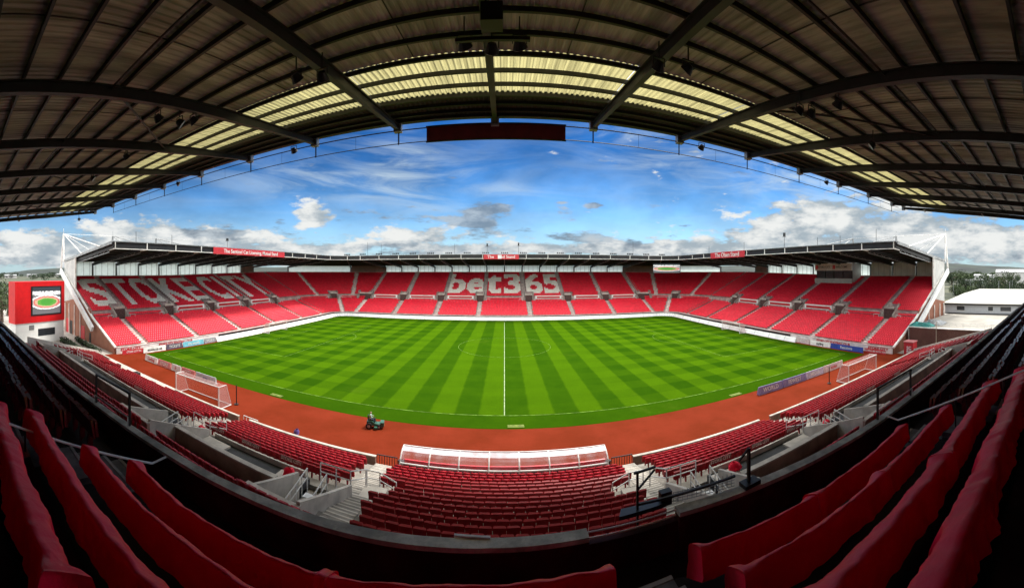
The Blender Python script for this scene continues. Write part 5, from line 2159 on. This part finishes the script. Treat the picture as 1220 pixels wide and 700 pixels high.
def person(loc, rz, label, shirt, trousers):
    """seated figure grown from a jointed skeleton"""
    J = {'pel': (0, 0, .55, .17), 'bel': (0, .0, .75, .155), 'che': (0, .03, .98, .17), 'neck': (0, .04, 1.14, .065), 'head': (0, .06, 1.27, .10), 'crn': (0, .05, 1.37, .085),
         'shl': (-.19, .03, 1.08, .075), 'ell': (-.25, .14, .84, .05), 'hnl': (-.12, .38, .88, .035), 'shr': (.19, .03, 1.08, .075), 'elr': (.25, .14, .84, .05), 'hnr': (.12, .38, .88, .035),
         'hpl': (-.1, .02, .52, .11), 'knl': (-.15, .44, .56, .07), 'anl': (-.15, .52, .16, .05), 'tol': (-.15, .66, .10, .04), 'hpr': (.1, .02, .52, .11), 'knr': (.15, .44, .56, .07), 'anr': (.15, .52, .16, .05), 'tor': (.15, .66, .10, .04)}
    names = list(J)
    E = [('pel', 'bel'), ('bel', 'che'), ('che', 'neck'), ('neck', 'head'), ('head', 'crn'), ('che', 'shl'), ('shl', 'ell'), ('ell', 'hnl'), ('che', 'shr'), ('shr', 'elr'), ('elr', 'hnr'),
         ('pel', 'hpl'), ('hpl', 'knl'), ('knl', 'anl'), ('anl', 'tol'), ('pel', 'hpr'), ('hpr', 'knr'), ('knr', 'anr'), ('anr', 'tor')]
    me = bpy.data.meshes.new('person')
    me.from_pydata([J[n_][:3] for n_ in names], [(names.index(a), names.index(b)) for a, b in E], [])
    ob = bpy.data.objects.new('person', me)
    S.collection.objects.link(ob)
    md = ob.modifiers.new('s', 'SKIN')
    for i, n_ in enumerate(names):
        me.skin_vertices[0].data[i].radius = (J[n_][3], J[n_][3])
        me.skin_vertices[0].data[i].use_root = (n_ == 'pel')
    ob.modifiers.new('u', 'SUBSURF').levels = 1
    dg2 = bpy.context.evaluated_depsgraph_get()
    m2 = bpy.data.meshes.new_from_object(ob.evaluated_get(dg2))
    bpy.data.objects.remove(ob)
    for m in (shirt, trousers, mat('skin', (.5, .3, .22), .6)):
        m2.materials.append(m)
    for p in m2.polygons:
        z = p.center.z
        p.material_index = 2 if z > 1.15 or (p.center.y > .3 and .8 < z < .95) else (1 if z < .66 else 0)
        p.use_smooth = True
    ob = link('person', m2, None)
    ob.location = loc
    ob.rotation_euler = (0, 0, rz)
    ob.scale = (.86, .86, .86)
    return tag(ob, label, 'person')


if 'skin_vertices' in dir(bpy.types.Mesh):
    try:
        me_t = bpy.data.meshes.new('x')
    except Exception:
        pass
bpy.data.objects['ride_on_mower'].scale = (.86, .86, .86)
try:
    person((-12.2 - .31, 31.4 - .09, .31), R(-75), 'person in a pale top seated on the green mower', mat('pale_shirt', (.45, .58, .50)), mat('dark_trousers', (.02, .03, .06)))
except Exception as ex:
    print('person failed', ex)
o = thing('cloth_sack', 'small blue and purple sack left on the red surround by the near wall', 'sack', (-18.0, 26.9, 0))
mb = MB()
mb.tube([(0, 0, 0), (0, 0, .2), (.05, 0, .38), (.06, .02, .5)], [.24, .27, .16, .05], 9)
mb.build('body', mat('violet_cloth', (.12, .08, .30)), o, smooth=True)
o = thing('small_barrier', 'little white barrier standing in the gap of the near wall at the left', 'barrier', (-22.2, 25.3, 0))
mb = MB()
for k in range(6):
    mb.bar((-.9 + .36 * k, 0, 0), (-.9 + .36 * k, 0, .9), .05)
mb.bar((-.9, 0, .9), (.9, 0, .9), .06).bar((-.9, 0, .2), (.9, 0, .2), .06)
mb.build('frame', WHITE, o)
for x in (-25.5, 1.1, 26.0):
    nm_ = {-25.5: 'worn yellow-green turf patch outside the touchline at the left', 1.1: 'worn yellow-green turf patch by the middle of the near touchline', 26.0: 'worn turf patch outside the touchline at the right'}[x]
    MB().box(x - .8, x + .8, 33.5, 34.1, .04, .066).build('turf_patch', mat('worn_turf', (.13, .18, .02), .9, .2, 3), pitch)


# ------------------------------------------------------------------ trees, sheds, lamp posts and hills outside
def tree(x, y, h, w, label, m=None, seed=0, z0=-.1, n=1700):
    rnd = random.Random(seed)
    o = thing('tree', label, 'tree', (x, y, z0), 'trees outside the ground')
    mb = MB()
    mb.tube([(0, 0, 0), (.1 * w * rnd.uniform(-1, 1), 0, h * .35), (0, .1, h * .7)], [w * .05, w * .035, w * .012], 6)
    for k in range(5):
        a = k * 1.3 + rnd.random()
        mb.tube([(0, 0, h * (.3 + .08 * k)), (math.cos(a) * w * .3, math.sin(a) * w * .3, h * (.5 + .08 * k))], [w * .02, w * .008], 5)
    mb.build('trunk', BARK, o)
    cl = [(rnd.uniform(-.33, .33) * w, rnd.uniform(-.33, .33) * w, h * rnd.uniform(.32, .86), w * rnd.uniform(.13, .27)) for _ in range(16)]
    mb = MB()
    for q in range(n):
        cx, cy, cz, r_ = cl[rnd.randrange(len(cl))]
        v_ = Vector((rnd.gauss(0, 1), rnd.gauss(0, 1), rnd.gauss(0, 1))).normalized() * r_ * rnd.uniform(.6, 1.1)
        c = Vector((cx, cy, cz)) + v_
        s_ = w * .020 * rnd.uniform(.6, 1.6)
        u = Vector((rnd.gauss(0, 1), rnd.gauss(0, 1), rnd.gauss(0, 1))).normalized()
        p_ = u.orthogonal().normalized()
        q_ = u.cross(p_)
        mb.quad(c - p_ * s_, c + q_ * s_ * .8, c + p_ * s_, c - q_ * s_ * .8)
    mb.build('crown', m or FOLI, o)
    return o


TR = [(1176, 325, 190, 13, 15), (1190, 322, 200, 15, 15), (1183, 330, 170, 10, 11), (1201, 318, 185, 16, 14), (1212, 326, 170, 12, 13), (1196, 330, 165, 9, 11), (1209, 330, 160, 9, 10),
      (1138, 334, 230, 6, 12), (1150, 331, 330, 8, 17), (1162, 331, 340, 8, 16), (1134, 326, 420, 12, 22), (1144, 323, 520, 14, 28), (1218, 330, 150, 9, 10)]
TL = ['big dark bushy tree left in the clump right of the right stand', 'largest dark tree in the clump right of the right stand', 'lower bush in front of the clump on the right', 'tall narrow crown at the clump top on the right', 'rounded tree at the right picture edge', 'small bush under the tall crown on the right',
      'small bush near the right picture edge', 'low bush beside the white mast foot on the right', 'distant bush in the open land on the right', 'distant bush left of the big clump', 'distant dark tree just past the right stand', 'farthest tree line clump past the right stand', 'small bush at the very right edge']
for k, (px, py, rho, h, w) in enumerate(TR):
    th = (px - 601) / FPX
    tree(rho * math.sin(th), rho * math.cos(th), h, w, TL[k], FOLI if k % 2 else FOLI_D, 20 + k, 0 if k else 0)
for k, (px, rho, h, w) in enumerate(((2, 105, 11, 13), (10, 120, 10, 12), (-8, 100, 12, 12))):
    th = (px - 601) / FPX
    tree(rho * math.sin(th), rho * math.cos(th), h, w, ('green tree at the left picture edge beside the screen tower', 'smaller tree between the red cabinet and the left edge tree', 'tree just outside the left picture edge')[k], FOLI, 60 + k, 0, n=700)
SH = [(1160, 1200, 326, 620, 9, (.55, .55, .52)), (1186, 1222, 321, 480, 15, (.60, .58, .55)), (1150, 1172, 329, 420, 5, (.45, .50, .48)), (1100, 1150, 325, 900, 8, (.5, .48, .45)),
      (5, 20, 330, 900, 7, (.45, .42, .4)), (32, 44, 329, 1100, 7, (.36, .33, .33)), (60, 72, 329, 1200, 8, (.5, .48, .45))]
SLB = ['pale warehouse beyond the trees on the right', 'large pale warehouse at the right picture edge', 'small grey-green shed in the open land on the right', 'distant pale sheds behind the right stand', 'distant pale house row at the left edge', 'distant grey shed above the red cabinet', 'distant pale block beside the left mast']
for k, (pa, pb, py, rho, h, c) in enumerate(SH):
    ta, tb = (pa - 601) / FPX, (pb - 601) / FPX
    A = Vector((rho * math.sin(ta), rho * math.cos(ta), -.1))
    B = Vector((rho * math.sin(tb), rho * math.cos(tb), -.1))
    dd = (B - A).normalized()
    nn = Vector((-dd.y, dd.x, 0))
    if nn.dot(A) < 0:
        nn = -nn
    o = thing('warehouse', SLB[k], 'building', A, 'buildings outside the ground')
    Lx = (B - A)
    m_ = mat('shed_wall_%d' % k, c, .6, .06, .1)
    MB().prism([Vector((0, 0, 0)), Lx, Lx + nn * 40, nn * 40], (0, 0, h)).build('wall', m_, o)
    MB().prism([Vector((0, 0, h)) - nn, Lx + Vector((0, 0, h)) - nn, Lx + nn * 20 + Vector((0, 0, h * 1.25)), nn * 20 + Vector((0, 0, h * 1.25))], (0, 0, .5)).build('roof', mat('shed_roof', (.42, .42, .42), .5, .06, .1), o)
    mb = MB()
    nb = int(Lx.length / 12)
    for q in range(nb):
        a = dd * (4 + q * 12)
        mb.prism([a - nn * .1 + Vector((0, 0, h * .25)), a + dd * 5 - nn * .1 + Vector((0, 0, h * .25)), a + dd * 5 - nn * .1 + Vector((0, 0, h * .6)), a - nn * .1 + Vector((0, 0, h * .6))], -nn * .1)
    if nb:
        mb.build('window', GLASS_D, o)
for k, (px, rho, h) in enumerate(((1136, 220, 9), (1141, 250, 9), (1156, 300, 9), (1190, 150, 11), (1203, 140, 11), (1206, 165, 11), (1167, 330, 10), (1175, 380, 10))):
    th = (px - 601) / FPX
    o = thing('lamp_post', 'thin pale lamp post %s' % ('nearest the right stand', 'second past the right stand', 'in the open land on the right', 'in front of the dark tree clump', 'left one of the close pair by the tall tree',
                                                       'right one of the close pair by the tall tree', 'far off before the warehouse', 'farthest before the warehouse')[k], 'lamp post', (rho * math.sin(th), rho * math.cos(th), 0), 'lamp posts beyond the right stand')
    MB().tube([(0, 0, 0), (0, 0, h)], [.14, .08], 5).build('pole', STEEL_G, o)
    MB().bar((0, 0, h), (1.0, 0, h + .1), .1).build('lamp', STEEL_G, o)


def ridge(name, rho0, depth, a0, a1, hfun, m, n=110):
    mb = MB()
    for i in range(n + 1):
        a = a0 + (a1 - a0) * i / n
        h = hfun(a)
        for (r_, hh) in ((rho0, -1), (rho0 + depth * .25, h * .45), (rho0 + depth * .5, h * .8), (rho0 + depth * .75, h), (rho0 + depth, h * .6)):
            mb.v.append((r_ * math.sin(a), r_ * math.cos(a), hh))
    for i in range(n):
        for j in range(4):
            q = i * 5 + j
            mb.f.append((q, q + 5, q + 6, q + 1))
            mb.m.append(0)
    return mb.build(name, m, kind='structure', smooth=True)


def hs(a):
    return 26 + 16 * math.sin(a * 3.1 + .6) + 6 * math.sin(a * 11) + 2.5 * math.sin(a * 31 + 1) + 1.5 * math.sin(a * 67)


def hfar(a):
    px = 601 + a * FPX
    base = np.interp(px, [-60, 0, 40, 80, 200, 1000, 1130, 1160, 1190, 1230, 1300], [326, 325.5, 321, 318, 318, 316, 313, 315, 317, 319, 321])
    return 14.8 + (324.3 - base) / FPX * 3200 + 2.0 * math.sin(a * 41) + 1.5 * math.sin(a * 97)


ridge('hill_ridge', 1900, 1900, -2.6, 2.6, hfar, HILL, 200)
ridge('hill_ridge', 1300, 700, -2.6, 2.6, lambda a: max(1, hfar(a) * .45 + 4 * math.sin(a * 53)), HILL, 200)


# woodland and hedges that read as one mass beyond the ground
def woodland(name, rects, n, seed, m):
    rnd = random.Random(seed)
    V, F = [], []
    tot = sum(r[6] for r in rects)
    for (a0, a1, r0, r1, h0, h1, wgt) in rects:
        cl = [(rnd.uniform(a0, a1), rnd.uniform(r0, r1), rnd.uniform(h0, h1)) for _ in range(max(6, int(60 * wgt / tot)))]
        for _ in range(int(n * wgt / tot)):
            a, r_, h = cl[rnd.randrange(len(cl))]
            R_ = h * .75
            d = Vector((rnd.gauss(0, 1), rnd.gauss(0, 1), rnd.gauss(0, 1))).normalized() * R_ * rnd.uniform(.6, 1.05)
            c = Vector((r_ * math.sin(a), r_ * math.cos(a), h * .55)) + Vector((d.x, d.y, d.z * .65))
            if c.z < 0:
                continue
            s_ = h * .075 * rnd.uniform(.6, 1.5)
            u = Vector((rnd.gauss(0, 1), rnd.gauss(0, 1), rnd.gauss(0, 1))).normalized()
            p_ = u.orthogonal().normalized()
            q_ = u.cross(p_)
            o = len(V)
            V += [c - p_ * s_, c + q_ * s_ * .8, c + p_ * s_, c - q_ * s_ * .8]
            F.append((o, o + 1, o + 2, o + 3))
    me = bpy.data.meshes.new(name)
    me.from_pydata([tuple(v) for v in V], [], F)
    me.materials.append(m)
    o = link(name, me, None, 'stuff')
    return o


A_ = lambda px: (px - 601) / FPX
o = woodland('woodland', [(A_(1126), A_(1200), 420, 900, 9, 15, 3), (A_(1126), A_(1290), 900, 1300, 10, 18, 3), (A_(1132), A_(1175), 190, 300, 3, 6, 2), (A_(1195), A_(1300), 150, 260, 4, 9, 3)], 26000, 3, FOLI)
tag(o, 'belts of green trees and scrub on the open land past the right stand', 'woodland')
o = woodland('woodland', [(A_(-120), A_(78), 600, 1200, 9, 16, 3), (A_(-160), A_(20), 140, 260, 6, 10, 2)], 14000, 4, FOLI_D)
tag(o, 'belt of dark green trees and scrub beyond the left corner', 'woodland')
